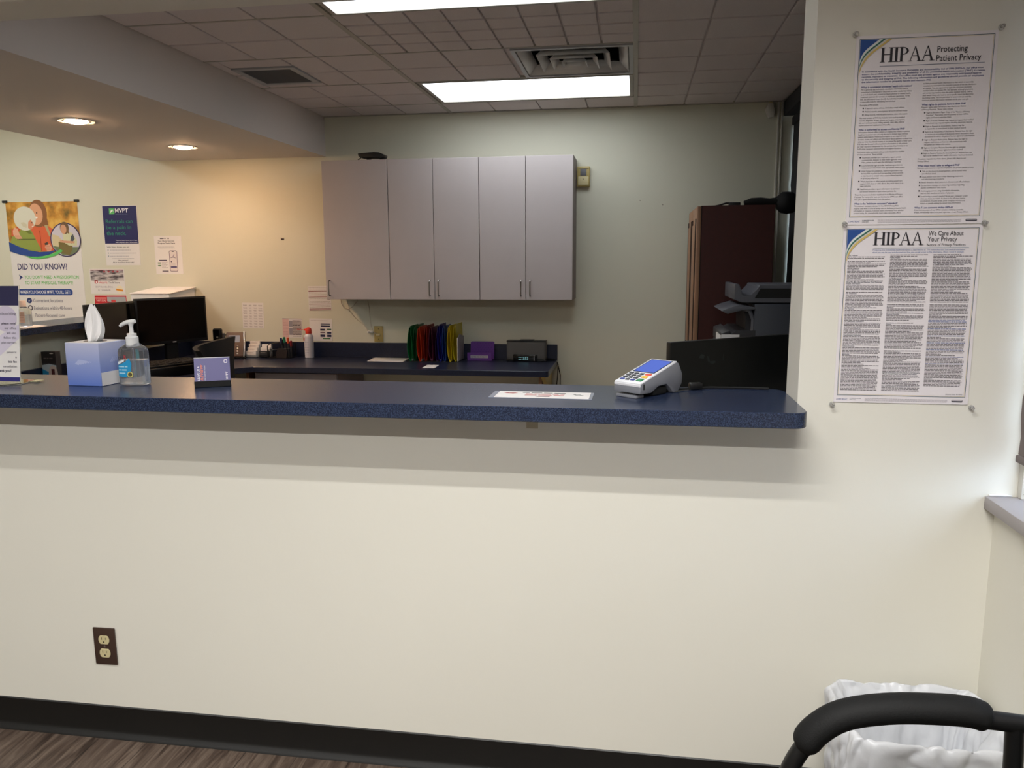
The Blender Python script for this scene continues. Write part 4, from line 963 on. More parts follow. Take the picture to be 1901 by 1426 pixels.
# black fabric bundle on top
t = thing('fabric_bundle', 'black rolled fabric bundle with round end on top of the tall cabinet', 'bundle', (0.62, 4.72, 1.688))
b = MB(); rr = random.Random(4)
b.tube([(-.02, 0, .022), (.02, 0, .030), (.07, .0, .030), (.12, 0, .028), (.16, 0, .03), (.19, 0, .036)], [.014, .022, .024, .020, .024, .03], M_mesh, n=14); b.build('roll', t)
b = MB(); prof = [(0, -.065), (.035, -.055), (.058, -.028), (.066, 0), (.06, .03), (.036, .055), (0, .062)]
b.lathe(prof, M_mesh, c=(0, 0, 0), n=22); o = b.build('round_end', t, loc=(.215, 0, .022))
for v in o.data.vertices: v.co *= 1 + rr.uniform(-.07, .07)
b = MB(); b.box(-.105, -.04, -.015, .015, .001, .028, M_black, bev=.004); b.build('buckle', t)
b = MB(); b.tube([(-.20, .0, .004), (-.16, 0, .012), (-.12, 0, .024), (-.10, 0, .024)], .005, M_black, n=8); b.build('strap', t)
# printer
t = thing('office_printer', 'large dark grey office printer in front of the tall cabinet', 'printer', (0.42, 3.95, 0))
M_pr = mat('printer dark grey', (58, 62, 72), .5); M_pr2 = mat('printer slate', (86, 88, 96), .45)
b = MB(); b.box(.15, .43, 0, .42, .50, 1.185, M_pr, bev=.008); b.box(.0, .15, 0, .42, .50, .985, M_pr, bev=.008); b.build('body', t)
b = MB(); b.prism([(.055, 1.205), (.055, 1.279), (.075, 1.279), (.095, 1.225), (.13, 1.225), (.165, 1.262), (.17, 1.275), (.44, 1.275), (.44, 1.19), (.09, 1.19)], 'y', .0, .42, M_pr2, bev=.002, seg=1); b.build('document_feeder', t)
b = MB(); b.prism([(.15, 1.212), (.175, 1.258), (.44, 1.258), (.44, 1.212)], 'y', -.002, -.0003, M_blackm); b.build('feeder_slot', t)
b = MB(); b.prism([(-.005, 1.150), (.03, 1.165), (.08, 1.18), (.15, 1.17), (.155, 1.158), (.10, 1.155), (.035, 1.138), (.025, 1.135)], 'y', -.01, .40, M_pr2, bev=.003); b.build('control_panel', t)
b = MB(); b.tube([(.09, .01, 1.162), (.13, .01, 1.15), (.148, .01, 1.11), (.148, .01, 1.06), (.138, .01, 1.04)], .010, M_pr2, n=8); b.prism([(.105, 1.16), (.15, 1.16), (.15, 1.04), (.118, 1.04), (.118, 1.12)], 'y', .05, .42, M_dgrey); b.build('output_bay', t)
b = MB(); b.prism([(0.0, .985), (0, 1.04), (.04, 1.055), (.04, 1.035), (.07, 1.055), (.16, 1.055), (.16, .985)], 'y', -.002, .42, M_dgrey, bev=.002, seg=1); b.build('output_tray', t)
b = MB(); b.box(-.001, .085, -.006, -.0025, .96, 1.035, M_white); b.box(-.006, -.0015, 0, .2, .96, 1.03, M_white); b.build('side_label_panel', t)
t = thing('printer_stand', 'dark cabinet stand under the office printer', 'stand', (0.42, 3.95, 0))
b = MB(); b.box(.0, .43, 0, .42, .02, .499, M_dgrey, bev=.004); b.build('body', t)
for yy in (.04, .38):
    for xx in (.04, .39):
        b = MB(); b.lathe([(0, 0), (.018, 0), (.018, .02), (0, .02)], M_blackm, c=(xx, yy, 0), n=12); b.build('foot', t)

# inner desk behind the counter, carrying the right-hand monitor
t = thing('reception_desk', 'lower work desk hidden just behind the counter', 'desk', (0, 0, 0))
b = MB(); b.prism([(-1.2, YF + WT + .002), (0.865, YF + WT + .002), (0.865, 3.0), (.0, 3.0), (-.2, 2.75), (-1.2, 2.75)], 'z', ZD - .036, ZD, M_desk); b.build('desktop', t)
for xx in (-1.18, .80):
    b = MB(); b.box(xx, xx + .02, YF + WT + .03, 2.7, 0, ZD - .037, M_doorside); b.build('side_panel', t)
t = monitor('large black monitor seen from behind at the right end of the counter', (.115, 2.548), (.62, 2.935), .80, 1.137, Z, back=True)
a = Art(.0005)
M_mark = mat('faint grey marks', (40, 44, 46), .5)
for (pts) in ([(-.20, .36), (-.19, .372), (-.175, .368), (-.178, .355)], [(-.165, .365), (-.16, .345), (-.14, .335), (-.125, .34), (-.13, .346), (-.15, .345), (-.158, .362)], [(-.095, .366), (-.092, .366), (-.092, .345), (-.095, .345)]): a.poly(pts, M_mark, 1)
a.build('faint_mark', t)

# ------------------------------------------------------------------ things on the counter
ZK = 1.0584
# card terminal
t = thing('card_terminal', 'white and grey card payment terminal with blue lit screen on the counter', 'card terminal', (-0.016, 1.962, ZK), rz=radians(-38))
M_tw = mat('terminal white', (226, 226, 232), .35); M_tg = mat('terminal grey', (128, 130, 138), .4)
b = MB(); b.prism([(.0, .012), (.0, .034), (.004, .037), (.150, .0785), (.160, .076), (.178, .045), (.176, .022), (.160, .002), (.138, .0005), (.128, .012), (.110, .026), (.075, .024), (.045, .010)], 'x', -.0415, .0415, M_tg, bev=.003); b.build('case', t)
sl = math.atan2(.0415, .146)
Rt = Matrix.Translation((0, .004, .0375)) @ Matrix.Rotation(sl, 4, 'X')
b = MB(); b.box(-.041, .041, -.004, .155, -.003, .002, M_tw, bev=.003, rot=Rt); b.box(-.0412, .0412, -.006, .0, -.018, -.001, M_tw, bev=.002, rot=Rt); b.build('top_cover', t)
b = MB(); b.box(-.034, .034, .064, .148, .0018, .0024, M_blackm, rot=Rt); b.build('screen_bezel', t)
b = MB(); b.box(-.031, .031, .067, .145, .0024, .0028, M_lcd, rot=Rt); b.build('screen', t)
kc = {'k': mat('key charcoal', (58, 60, 66), .5), 'b': mat('key blue', (52, 70, 150), .5), 'r': mat('key red', (226, 80, 50), .5), 'y': mat('key yellow', (236, 190, 50), .5), 'g': mat('key green', (40, 130, 80), .5)}
for r_ in range(4):
    for c_ in range(3):
        x = -.034 + c_ * .0165; y = .009 + r_ * .013
        b = MB(); b.box(x, x + .0125, y, y + .0085, .001, .0042, kc['b' if (r_ == 0 and c_ != 1) else 'k'], bev=.002, rot=Rt); b.build('key', t)
for (y, h_, k_) in ((.009, .015, 'g'), (.030, .0125, 'y'), (.048, .0085, 'r')):
    b = MB(); b.box(.0165, .034, y, y + h_, .001, .0042, kc[k_], bev=.002, rot=Rt); b.build('key', t)
b = MB(); b.box(-.03, .03, -.0065, -.004, -.012, -.010, M_blackm, rot=Rt); b.build('card_slot', t)
b = MB(); b.box(-.033, .03, -.001, .03, .0, .007, M_tg, bev=.001); b.build('foot_plate', t)
b = MB(); b.box(.041, .0425, .012, .016, .022, .036, M_blackm); b.build('swipe_slot', t)
b = MB(); b.box(-.02, .036, .06, .118, .001, .02, M_blackm, bev=.003); b.build('connector_block', t)
b = MB(); b.tube([(.06, 2.03, 1.064), (.10, 2.06, 1.064), (.135, 2.095, 1.062), (.20, 2.125, 1.062), (.30, 2.13, 1.062), (.352, 2.125, 1.062)], .0026, M_blackm, n=8)
o = b.build('power_cable'); tag(o, 'thin black cable running from the card terminal along the counter', 'cable')
b = MB(); b.box(-.018, .018, -.009, .009, -.0, .018, M_black, bev=.004)
cf = b.build('ferrite_bead'); cf.location = (.162, 2.107, 1.0588); cf.rotation_euler = (0, 0, .3); cf.parent = o

# laminated notice lying flat
t = thing('laminated_notice', 'laminated white notice with red text lying flat on the counter', 'notice', (-0.228, 1.965, ZK), rot=(-pi / 2, 0, 0))
M_lam = mat('laminate film', (150, 156, 172), .15)
def wave(x): return 0.0
b = MB(); b.box(-.132, .128, -.0008, 0, -.047, .05, M_lam); b.build('film', t)
b = MB(); b.box(-.118, .120, -.0014, -.0009, -.046, .046, M_card); b.build('paper', t)
a = Art(.0014)
a.text('drop', -.098, .012, .024, 'a03038', 1, bold=.02, width=.026, shear=.2); a.disc(-.085, .019, .018, 'd8a8a4', 0, rz=.010, n=24)
for k, (s_, ww, c_) in enumerate((('PLEASE SEE THE RECEPTIONIST HERE', .12, '3c3438'), ('TO CHECK IN WHEN YOU ARRIVE', .1, 'c04848'), ('AND TAKE A SEAT WE WILL BE WITH YOU', .1, 'c04848'), ('THANK YOU', .04, '7c3438'))): a.greek(.0 - ww / 2 + .005, ww / 2 + .005, .022 - k * .017, .007, c_, 1, k + 3)
a.poly([(.075, .012), (.08, .018), (.086, .006), (.094, .012), (.098, .004), (.106, .0), (.098, .0), (.093, .005), (.086, 0), (.08, .008)], '2c2c30', 1)
a.build('printing', t)
t.rotation_euler = (-pi / 2, 0, 0); t.rotation_euler.z = radians(-.5)

# small review card in black stand
t = thing('card_stand', 'small purple review card in a black stand on the counter', 'card stand', (-1.148, 1.995, ZK), rz=radians(27))
Rk = Matrix.Translation((0, 0, .006)) @ Matrix.Rotation(radians(-14), 4, 'X')
b = MB(); b.box(-.047, .047, -.010, .03, 0, .006, M_black, bev=.001, seg=1); b.box(-.047, .047, -.013, -.008, 0, .017, M_black, bev=.001, seg=1); b.box(-.047, .047, .0045, .007, .004, .072, M_black, bev=.0008, seg=1, rot=Rk); b.build('stand', t)
b = MB(); b.box(-.0465, .0465, .002, .004, .004, .074, mat('purple card', (86, 80, 138), .35), rot=Rk); b.box(-.0465, .0465, .002, .0042, .074, .0755, M_card, rot=Rk); cdp = b.build('card', t)
a = Art(-.002)
a.text('LEAVE US A', -.033, .012, .0085, 'ece6f0', 1, rot=pi / 2, width=.04, bold=.02); a.text('REVIEW', -.024, .012, .010, 'dc7c60', 1, rot=pi / 2, width=.045, bold=.02, shear=.2)
a.greek(-.021, -.0205, .01, .001, 'ece6f0', 1)
a.text('ON YOUR VISIT TODAY', -.018, .012, .004, 'ece6f0', 1, rot=pi / 2, width=.042); a.text('MVPT', .04, .012, .008, 'ece6f0', 1, rot=pi / 2, width=.022, bold=.02); a.rrect(.031, .04, .058, .068, .002, 'ece6f0', 1); a.disc(.0355, .063, .003, '6a64a0', 2, n=12)
o = a.build('card_print', t); o.data.transform(Rk)

# tissue box
t = thing('tissue_box', 'blue cube shaped tissue box on the counter', 'tissue box', (-1.51, 1.956, ZK), rz=radians(-4))
M_tb = bpy.data.materials.new('tissue box print'); M_tb.use_nodes = True; nt = M_tb.node_tree; bs = nt.nodes['Principled BSDF']; bs.inputs['Roughness'].default_value = .45
tc = nt.nodes.new('ShaderNodeTexCoord'); sx_ = nt.nodes.new('ShaderNodeSeparateXYZ'); mr = nt.nodes.new('ShaderNodeMapRange'); mr.inputs[1].default_value = 0; mr.inputs[2].default_value = .12; r = nt.nodes.new('ShaderNodeValToRGB')
e = r.color_ramp.elements; e[0].position = 0; e[0].color = rgb((96, 124, 204)); e[1].position = 1; e[1].color = rgb((196, 200, 228)); e2 = e.new(.55); e2.color = rgb((150, 164, 216))
nt.links.new(tc.outputs['Object'], sx_.inputs[0]); nt.links.new(sx_.outputs[2], mr.inputs[0]); nt.links.new(mr.outputs[0], r.inputs[0]); nt.links.new(r.outputs[0], bs.inputs['Base Color'])
TW = .0545
b = MB(); b.box(-TW, TW, 0, 2 * TW, 0, .120, M_tb, bev=.0012, seg=1); b.build('carton', t)
b = MB(); b.prism([(-TW + .002, .002), (TW - .002, .002), (TW - .002, 2 * TW - .002), (-TW + .002, 2 * TW - .002)], 'z', .120, .1206, M_card); b.lathe([(0, .1207), (.034, .1207), (.034, .1209), (0, .1209)], M_dgrey, c=(0, TW, 0), n=28, sy=.7); b.build('top_opening', t)
a = Art(.0002)
for k in range(6): a.poly([(-.004 - .022 + k * .008, .062 + .002 * k), (-.004 - .008 + k * .006, .074 - .001 * k), (.004 - .004 + k * .006, .073 - .001 * k), (-.014 + k * .008, .058 + .0015 * k)], 'b4bee6', 0)
a.build('diamond_emblem', t)
b = MB(); b.box(TW + .0001, TW + .0004, .003, 2 * TW - .003, .001, .038, M_card); b.build('side_flap', t)
b = MB()
for k in range(5): b.faces([(TW + .0005, .04 + k * .007, .066), (TW + .0005, .052 + k * .007, .078), (TW + .0005, .055 + k * .007, .077), (TW + .0005, .043 + k * .007, .063)], [(0, 1, 2, 3)], ink('b4bee6'))
b.build('side_emblem', t)
# the tissue sticking out is its own thing
b = MB(); V = []; Fq = []; n, m_ = 30, 56
prof_w = [.010, .017, .0235, .028, .0305, .0315, .0310, .0290, .0255, .0190, .0110, .0030]
def tis(i, j, L):
    q = i / n; s_ = j / m_; f_ = q * 11; k = min(10, int(f_)); wq = prof_w[k] + (prof_w[k + 1] - prof_w[k]) * (f_ - k)
    fold = sin(2 * pi * 2.6 * s_ + 1.1 * q + L * 1.7) + .35 * sin(2 * pi * 6 * s_ - 3 * q + L)
    x = (2 * s_ - 1) * wq * (.94 if L else 1) + .003 * sin(4 * q + L) + .0035 * q
    y = TW + (L - .5) * .016 * (1 - .7 * q) + .0075 * fold * (1 - .55 * q) * (.4 + 1.2 * q * (1 - q) * 2) + .012 * (1 - (2 * s_ - 1) ** 2) * (-1 if L == 0 else 1) * (1 - q * .6)
    z = .119 + q * .108 * (1 - .06 * L) - .006 * abs(2 * s_ - 1) * q + .003 * sin(9 * s_ + L * 2) * q
    return (x, y, z)
for L in (0, 1):
    o0 = len(V)
    for i in range(n + 1):
        for j in range(m_ + 1): V.append(tis(i, j, L))
    for i in range(n):
        for j in range(m_): q = o0 + i * (m_ + 1) + j; Fq.append((q, q + 1, q + m_ + 2, q + m_ + 1))
for i in range(n):
    for j in (0, m_): q0 = i * (m_ + 1) + j; q1 = (n + 1) * (m_ + 1) + q0; Fq.append((q0, q0 + m_ + 1, q1 + m_ + 1, q1))
b.faces(V, Fq, M_tissue); o = b.build('tissue', angle=70); tag(o, 'white tissue pulled up out of the blue box', 'tissue'); o.location = t.location; o.rotation_euler = t.rotation_euler

# hand sanitizer pump bottle
t = bottle((-1.385, 2.0, ZK), .080, .052, .118, 'clear sanitizer pump bottle with blue label beside the tissue box', True, rz=radians(4))
b = MB(); b.lathe([(.015, 0), (.0165, .002), (.0165, .028), (.014, .030), (.0125, .030), (.0125, .038), (.006, .039), (.0045, .062), (.007, .064)], M_white, c=(0, 0, .106), n=24); b.build('collar', t)
b = MB(); b.tube([(.013, 0, .178), (.004, 0, .177), (-.012, 0, .175), (-.026, 0, .169), (-.032, 0, .164)], [.005, .0065, .006, .0052, .0042], M_white, n=12); b.tube([(0, 0, .16), (0, 0, .176)], [.0045, .008], M_white, n=12); b.build('pump_head', t)
b = MB(); b.tube([(0, 0, .106), (0, .0, .012)], .0025, M_pet, n=8); b.build('dip_tube', t)
a = Art(.0265)
a.poly([(-.036, .026), (-.01, .024), (.004, .036), (.008, .062), (.002, .078), (-.012, .066), (-.036, .056)], '1e96cc', 0); a.poly([(-.036, .058), (-.014, .068), (-.012, .074), (-.036, .066)], 'e8eef4', 1)
a.text('germ', -.034, .078, .010, '485068', 1, bold=.02, width=.018); a.text('X', -.014, .077, .013, 'd03040', 1, bold=.03, width=.008)
for k in range(3): a.greek(-.032, -.004 + k * -.003, .052 - k * .009, .0035, 'b0dcf0', 1, k)
a.disc(.002, .032, .0085, 'dcd480', 1, n=20); a.disc(.002, .032, .006, '5c5430', 2, n=16)
o = a.build('label', t); wrap(o, .080, .052)

# acrylic sign holder at far left
t = thing('sign_holder', 'clear acrylic stand with a printed notice at the left end of counter', 'sign holder', (-1.80, 1.96, ZK))
Rs = Matrix.Rotation(radians(-6), 4, 'X')
b = MB(); b.prism([(-.105, -.035), (.050, -.035), (.086, .0), (.086, .075), (-.105, .075)], 'z', 0, .003, M_acryl, bev=.0005, seg=1); b.box(-.105, .0875, 0, .0015, .004, .279, M_acryl, rot=Rs); b.build('holder', t)
b = MB(); b.box(-.104, .087, -.0022, -.0008, .008, .277, M_card, rot=Rs); b.build('paper', t)
a = Art(.0022); a.rect(-.104, .087, .222, .277, '23204c', 1); a.rect(-.104, .087, .008, .020, '2c2878', 1)
a.disc(.045, .185, .036, 'd2c8dc', 1); a.poly([(.0, .06), (.087, .13), (.087, .17), (.03, .14), (-.05, .075)], 'd6cee0', 1)
for k, s_ in enumerate(('facilitate billing', '', 'please note!', 'our office', 'will also', 'follow this', 'plan carriers', '', 'patients:', 'a', 'late fee', 'cancellation')):
    if s_: a.text(s_, .078, .196 - k * .0135, .0095, '4a4658', 2, align='r', bold=.02 if k in (2, 9, 10) else 0)
a.text('Thank you!', .06, .035, .011, '34304c', 2, align='r', bold=.02)
o = a.build('printed_text', t); o.data.transform(Rs)
b = MB(); b.box(.092, .112, .03, .06, .0035, .005, M_ivory); b.build('corner_tab', t)

# ------------------------------------------------------------------ front wall: outlet, posters, pins
t = thing('wall_outlet', 'brown outlet plate with two ivory sockets low on the front wall', 'outlet', (-1.513, YF, .289), rot=(0, radians(-.6), 0))
b = MB(); b.prism([(-.035, -.057), (.035, -.057), (.035, .057), (-.035, .057)], 'y', -.0055, 0, M_brownplate, bev=.003, seg=2); b.build('cover_plate', t)
for zz in (-.0205, .0205):
    P = []
    for k in range(40):
        a_ = 2 * pi * k / 40; P.append((.0172 * cos(a_), zz + max(-.0132, min(.0132, .0172 * sin(a_)))))
    b = MB(); b.prism(P, 'y', -.0075, -.0053, M_ivory, bev=.0005, seg=1); s_ = b.build('socket', t)
    a = Art(.0075); a.rect(-.0072, -.0056, zz + .001, zz + .0085, '3a3020', 1); a.rect(.0054, .0068, zz + .001, zz + .0075, '3a3020', 1); a.disc(0, zz - .006, .0026, '2a2014', 1, n=14); a.build('slots', s_)
b = MB(); b.lathe([(0, 0), (.0028, 0), (.0028, .0008), (0, .0014)], M_chrome, n=12); b.build('screw', t, loc=(0, -.0056, 0), rot=(pi / 2, 0, 0))

def swoosh_corner(a, x0, z1, s_):
    """blue wedge with green and gold arcs in the top left corner of a poster"""
    def arc(r0, n=14): return [(x0 + s_ * 1.55 - r0 * s_ * 1.55 * cos(q), z1 - s_ * 1.75 + r0 * s_ * 1.75 * sin(q)) for q in [pi / 2 * k / n for k in range(n + 1)]]
    def band(r0, r1, col, l):
        A, B = arc(r0), arc(r1); 
        for k in range(len(A) - 1): a.poly([A[k], A[k + 1], B[k + 1], B[k]], col, l)
    A = [(x0 + s_ * .95 * (1 - (1 - k / 14)) ** 1.0, z1 - s_ * 1.1 * (1 - k / 14) ** 1.9) for k in range(15)]
    a.poly([(x0, z1)] + [(x0 + .0, z1 - s_ * 1.25)] + [(x0 + s_ * (q ** 1.55) * .98, z1 - s_ * 1.25 * (1 - q) ** 1.0 * (1 - .18 * sin(pi * q))) for q in [k / 14 for k in range(1, 15)]], '1c4a92', 3)
    def cur(o0, col, l, w_):
        P0 = []; P1 = []
        for k in range(17):
            q = k / 16; P0.append((x0 + s_ * (q ** 1.5) * (.98 + o0), z1 - s_ * (1.25 + o0 * 1.1) * (1 - q) * (1 - .18 * sin(pi * q)))); P1.append((x0 + s_ * (q ** 1.5) * (.98 + o0 + w_), z1 - s_ * (1.25 + (o0 + w_) * 1.1) * (1 - q) * (1 - .18 * sin(pi * q))))
        for k in range(16): a.poly([P0[k], P0[k + 1], P1[k + 1], P1[k]], col, l)
    cur(.04, 'dfe6e2', 3, .16); cur(.2, '2f6a5c', 3, .14); cur(.38, 'e0ddd4', 3, .1); cur(.5, 'd8bb68', 3, .16)

def hipaa(x0, x1, z0, z1, label, rotY=0.0):
    t = thing('poster', label, 'poster', ((x0 + x1) / 2, YF - .0012, (z0 + z1) / 2), rot=(0, rotY, 0)); W, H = x1 - x0, z1 - z0
    sheet(t, W, H, mat('poster stock', (232, 226, 229), .5), .0012)
    a = Art(.0012); hw, hh = W / 2, H / 2; i = .007
    L_, R_, T_, B_ = -hw + i, hw - i, hh - i, -hh + .0165
    a.ring(L_, R_, B_, T_, .0011, '2c4c5c', 1); a.ring(L_ + .0022, R_ - .0022, B_ + .0022, T_ - .0022, .0007, 'cdbb84', 1)
    a.text('COMPLYRIGHT', -hw + .006, -hh + .005, .0058, '4a5a94', 1, width=.025, shear=.2); a.greek(-hw + .036, -hw + .062, -hh + .009, .0012, '707078', 1, 1); a.greek(-hw + .036, -hw + .05, -hh + .0055, .0012, '707078', 1, 2)
    for k in range(3): a.greek(-hw + .07, hw - .045, -hh + .0045 + k * .0024, .0009, 'a09aa0', 1, k)
    a.rrect(hw - .036, hw - .012, -hh + .005, -hh + .011, .002, '4c4c54', 1); a.rrect(hw - .0352, hw - .0128, -hh + .0085, -hh + .0104, .0008, 'd4ccd0', 2); a.build('border', t)
    a = Art(.0012); swoosh_corner(a, L_ + .0018, T_ - .0018, .040); a.build('corner_emblem', t)
    return t, W, H

BLK = '26222a'; BLU = '3a4480'; GRY = '5a5358'
t, W, H = hipaa(.476, .769, 1.476, 1.888, 'upper wall poster headed HIPAA Protecting Patient Privacy')
hw, hh = W / 2, H / 2; a = Art(.0012)
serif(a, 'HIPAA', -hw + .052, hh - .058, .031, BLK, .112)
a.text('Protecting', -hw + .170, hh - .041, .0185, BLK, 2, bold=.006, width=.062); a.text('Patient Privacy', -hw + .169, hh - .060, .0185, BLK, 2, bold=.006, width=.092)
a.rect(-hw + .052, hw - .024, hh - .0665, hh - .0657, '3a4a78', 2); a.build('heading', t)
a = Art(.0012)
intro = ['In accordance with the Health Insurance Portability and Accountability Act of 1996 (HIPAA), our office must',
 'ensure the confidentiality, integrity and availability of all the protected health information ("PHI") it creates,',
 'receives, maintains or transmits. Our office must also protect against any reasonably anticipated hazards',
 'to the security and integrity of PHI. The following information and guidelines should provide all employees',
 'the information needed to properly handle and maintain PHI.']
for k, s_ in enumerate(intro): a.text(s_, -hw + .016, hh - .078 - k * .0056, .0050, BLU, 2, bold=.012, width=(.252, .256, .248, .254, .146)[k])
a.build('intro_text', t)
col1 = ['#What is considered protected health information?', 'PHI is generally any individually identifiable information that is', 'transmitted or maintained in electronic or other media that relates', "to an individual's past, present or future physical or mental health,", 'treatment, payment for services or healthcare operations. To be', 'PHI, the information must identify the individual or provide', 'a reasonable basis for identifying the individual.', '~Examples of PHI include:', "*A person's name, address, birth date, e-mail address", '*Medical records, prescriptions, lab work and test results', '*Billing records, referral authorizations, claim information', '~We must protect all PHI that includes items such as medical', 'records, diagnoses, X-rays, photos and images, prescriptions,', 'lab work and test results, billing records, claim data, referral', 'authorizations and explanation of benefits.', '#Who is authorized to access confidential PHI?', 'Information that our office collects or creates that relates to patient', 'health or to patient care can only be used in limited ways without', 'patient authorization. Patient authorization is not required when', 'doctors, nurses and others use information about patients to determine', 'what services they should receive or to review the quality of their care.', 'PHI may also be used without patient authorization to bill patients', '(or their insurance companies) for the services they received or to', 'fulfill other necessary administrative and support functions.', '~Disclosure is also permitted without authorization in a number', 'of other situations. These include:', '*Healthcare providers are required to report certain', '+communicable diseases to state health agencies, even', "+if the patient doesn't want the information reported.", '*Courts have the right to order healthcare providers to', '+release patient information with appropriate court orders.', '*Under limited circumstances, healthcare providers may', '+disclose PHI to police (such as reporting certain wounds', '+or injuries, or to comply with a court-ordered warrant', '+or grand jury subpoena).', '*When physicians or other people providing patient care', '+suspect child abuse or elder abuse, they must report it to', '+state agencies.', '*Healthcare providers report information to coroners', '+and funeral directors in cases where patients die.', '~These disclosures are further explained in our Notice of Privacy', 'Practices. For many other uses and disclosures of PHI, our office', 'must get a signed authorization from the patient.', '#What is the "minimum necessary" standard?', 'The minimum necessary standard in the HIPAA Privacy Rule', 'requires that when a covered entity uses or discloses protected health', 'information or requests protected health information from another', 'covered entity, the covered entity must make reasonable efforts']
col2 = ['to limit protected health information to that which is reasonably', 'necessary to accomplish the intended purpose of the use, disclosure', 'or request. You are expected to apply the minimum necessary', 'standard when you access PHI. For example, although physicians', 'and nurses may need to view the entire medical record, a billing', 'clerk would likely only need to see a specific report to determine', 'the billing codes. You are permitted to access and use only the', 'minimum patient information necessary to do your own job.', '#What rights do patients have to their PHI?', "Patients' rights under HIPAA are described in our Notice", 'of Privacy Practices. These rights include:', '*Right to Receive a Paper Copy of the "Notice of Privacy', '+Practices". This notice informs patients of their HIPAA', '+rights and how to exercise them.', '*Right of Access. Patients may request to inspect their medical', '+record and may request copies, including electronic records.', '*Right to Request an Amendment. Patients may file', '+a request for an amendment to their medical record.', '*Right to an Accounting of Disclosures. Patients have the right', '+to receive an accounting of disclosures which documents those', '+disclosures for which the patient has not signed an authorization.', '*Right to Request Restrictions. Patients have the right to', '+request restrictions on how we will communicate with', '+the patient or release information.', '*Right to Complain. Patients have the right to complain', '+if they think their privacy rights have been violated.', '*Right to Receive Notice of a Security Breach. Patients have the', '+right to be notified if their health information has been breached.', '~If a patient requests any of the above, please refer them to our', 'Privacy Officer.', '#What steps must I take to safeguard PHI?', 'Here are some common ways that employees can protect patient privacy:', '*Talk on the phone in closed quarters, and be careful what', '+you disclose aloud.', '*Close patient room doors when discussing treatments', '+and administering procedures.', '*Avoid discussion about patients in elevators and office hallways.', '*Do not leave messages on answering machines regarding', '+patient conditions or test results.', '*Avoid paging patients using identifiable information,', '+such as their condition or name of physician.', "*Avoid leaving a patient's medical file on your computer screen", '+when you leave your desk. It is best to log off when leaving', '+a workstation. In public areas, point computer monitors so', '+visitors or people walking by cannot view information.', '#What if I see someone violate HIPAA?', 'If you become aware of any HIPAA violation, including a security', 'breach, immediately report it to your supervisor or our Privacy Officer.']
def column(lines, x, z0, z1, wmax, name):
    gaps = [(.9 if (l[0] == '#' and i) else .35 if (l[0] in '~*' and i) else 0) for i, l in enumerate(lines)]
    tot = sum(gaps) + len(lines) - 1; p = (z0 - z1) / tot; z = z0; a = Art(.0012)
    for l, g_ in zip(lines, gaps):
        z -= g_ * p; k = l[0]; s_ = l[1:] if k in '#~*+' else l; ind = .011 if k in '*+' else 0
        if k == '#': a.text(s_, x, z, .0056, BLU, 2, bold=.018, maxw=wmax, sxx=.94)
        else: a.text(s_, x + ind, z, .0046, GRY, 2, maxw=wmax - ind, sxx=.86)
        if k == '*': a.rect(x + .006, x + .0087, z + .0003, z + .0031, BLK, 2)
        z -= p
    a.build(name, t)
column(col1, -hw + .016, hh - .1115, -hh + .0245, .121, 'left_column_text')
column(col2, .0, hh - .1075, -hh + .0245, .127, 'right_column_text')

t, W, H = hipaa(.473, .771, 1.061, 1.474, 'lower wall poster headed HIPAA We Care About Your Privacy', rotY=0)
hw, hh = W / 2, H / 2; a = Art(.0012)
serif(a, 'HIPAA', -hw + .066, hh - .045, .0295, BLK, .107)
a.text('We Care About', -hw + .184, hh - .024, .0155, BLK, 2, width=.074); a.text('Your Privacy', -hw + .183, hh - .037, .0155, BLK, 2, width=.062); a.text('Notice of Privacy Practices', -hw + .182, hh - .0475, .0088, BLK, 2, width=.082)
a.rect(-hw + .066, hw - .026, hh - .0515, hh - .0508, '3a6a88', 2)
a.text('Protecting your confidential health information is important to us. This notice describes how medical information', -hw + .066, hh - .057, .0047, '4a66a0', 2, width=.198, shear=.2)
a.text('about you may be used and disclosed and how you can get access to this information. Please review it carefully.', -hw + .066, hh - .0625, .0047, '4a66a0', 2, width=.196, shear=.2)
a.build('heading', t)
heads = {0: {0: 'Our Promise', 10: 'Our Legal Duty', 19: 'How We May Use and Disclose Your Protected', 20: 'Health Information', 27: 'For Treatment', 38: 'For Payment', 47: 'For Healthcare Operations', 57: 'Appointment Reminders', 65: 'Others Involved', 71: 'Marketing'},
         1: {2: 'Public Health', 9: 'Business Associates', 17: 'Law Enforcement', 28: 'Coroners, Funeral Directors and Organ Donation', 37: 'Research', 42: 'National Security', 49: 'Inmates', 84: 'Special Protections for HIV, Alcohol and Substance', 85: 'Abuse, Mental Health and Genetic Information', 94: 'Uses and Disclosures of Protected Health Information'},
         2: {6: 'Your Rights Regarding Health Information About You', 88: 'Complaints'}}
NL = 98
for c_ in range(3):
    a = Art(.0012); x0_ = -hw + .013 + c_ * .0925; zt = hh - .069 + (.001 if c_ else 0) ; zb = -hh + .026; p = (zt - zb) / NL
    rr = random.Random(c_ + 5)
    for k in range(NL):
        z = zt - k * p; 
        if k in heads[c_]: a.text(heads[c_][k], x0_, z, .0040, '34324a', 2, bold=.015, maxw=.083); continue
        if (k - 1) in heads[c_] and False: continue
        if rr.random() < .035 or (c_ == 2 and k > 93): continue
        end = x0_ + (.084 if rr.random() > .16 else rr.uniform(.03, .075)) - rr.uniform(0, .004)
        blue = c_ == 2 and k in (46, 47, 52, 57, 62, 67, 72, 77)
        a.greek(x0_, end, z, .0016, '6a74a0' if blue else '6c656a', 2, k * 7 + c_ * 400)
    a.build(('left', 'middle', 'right')[c_] + '_column_text', t)
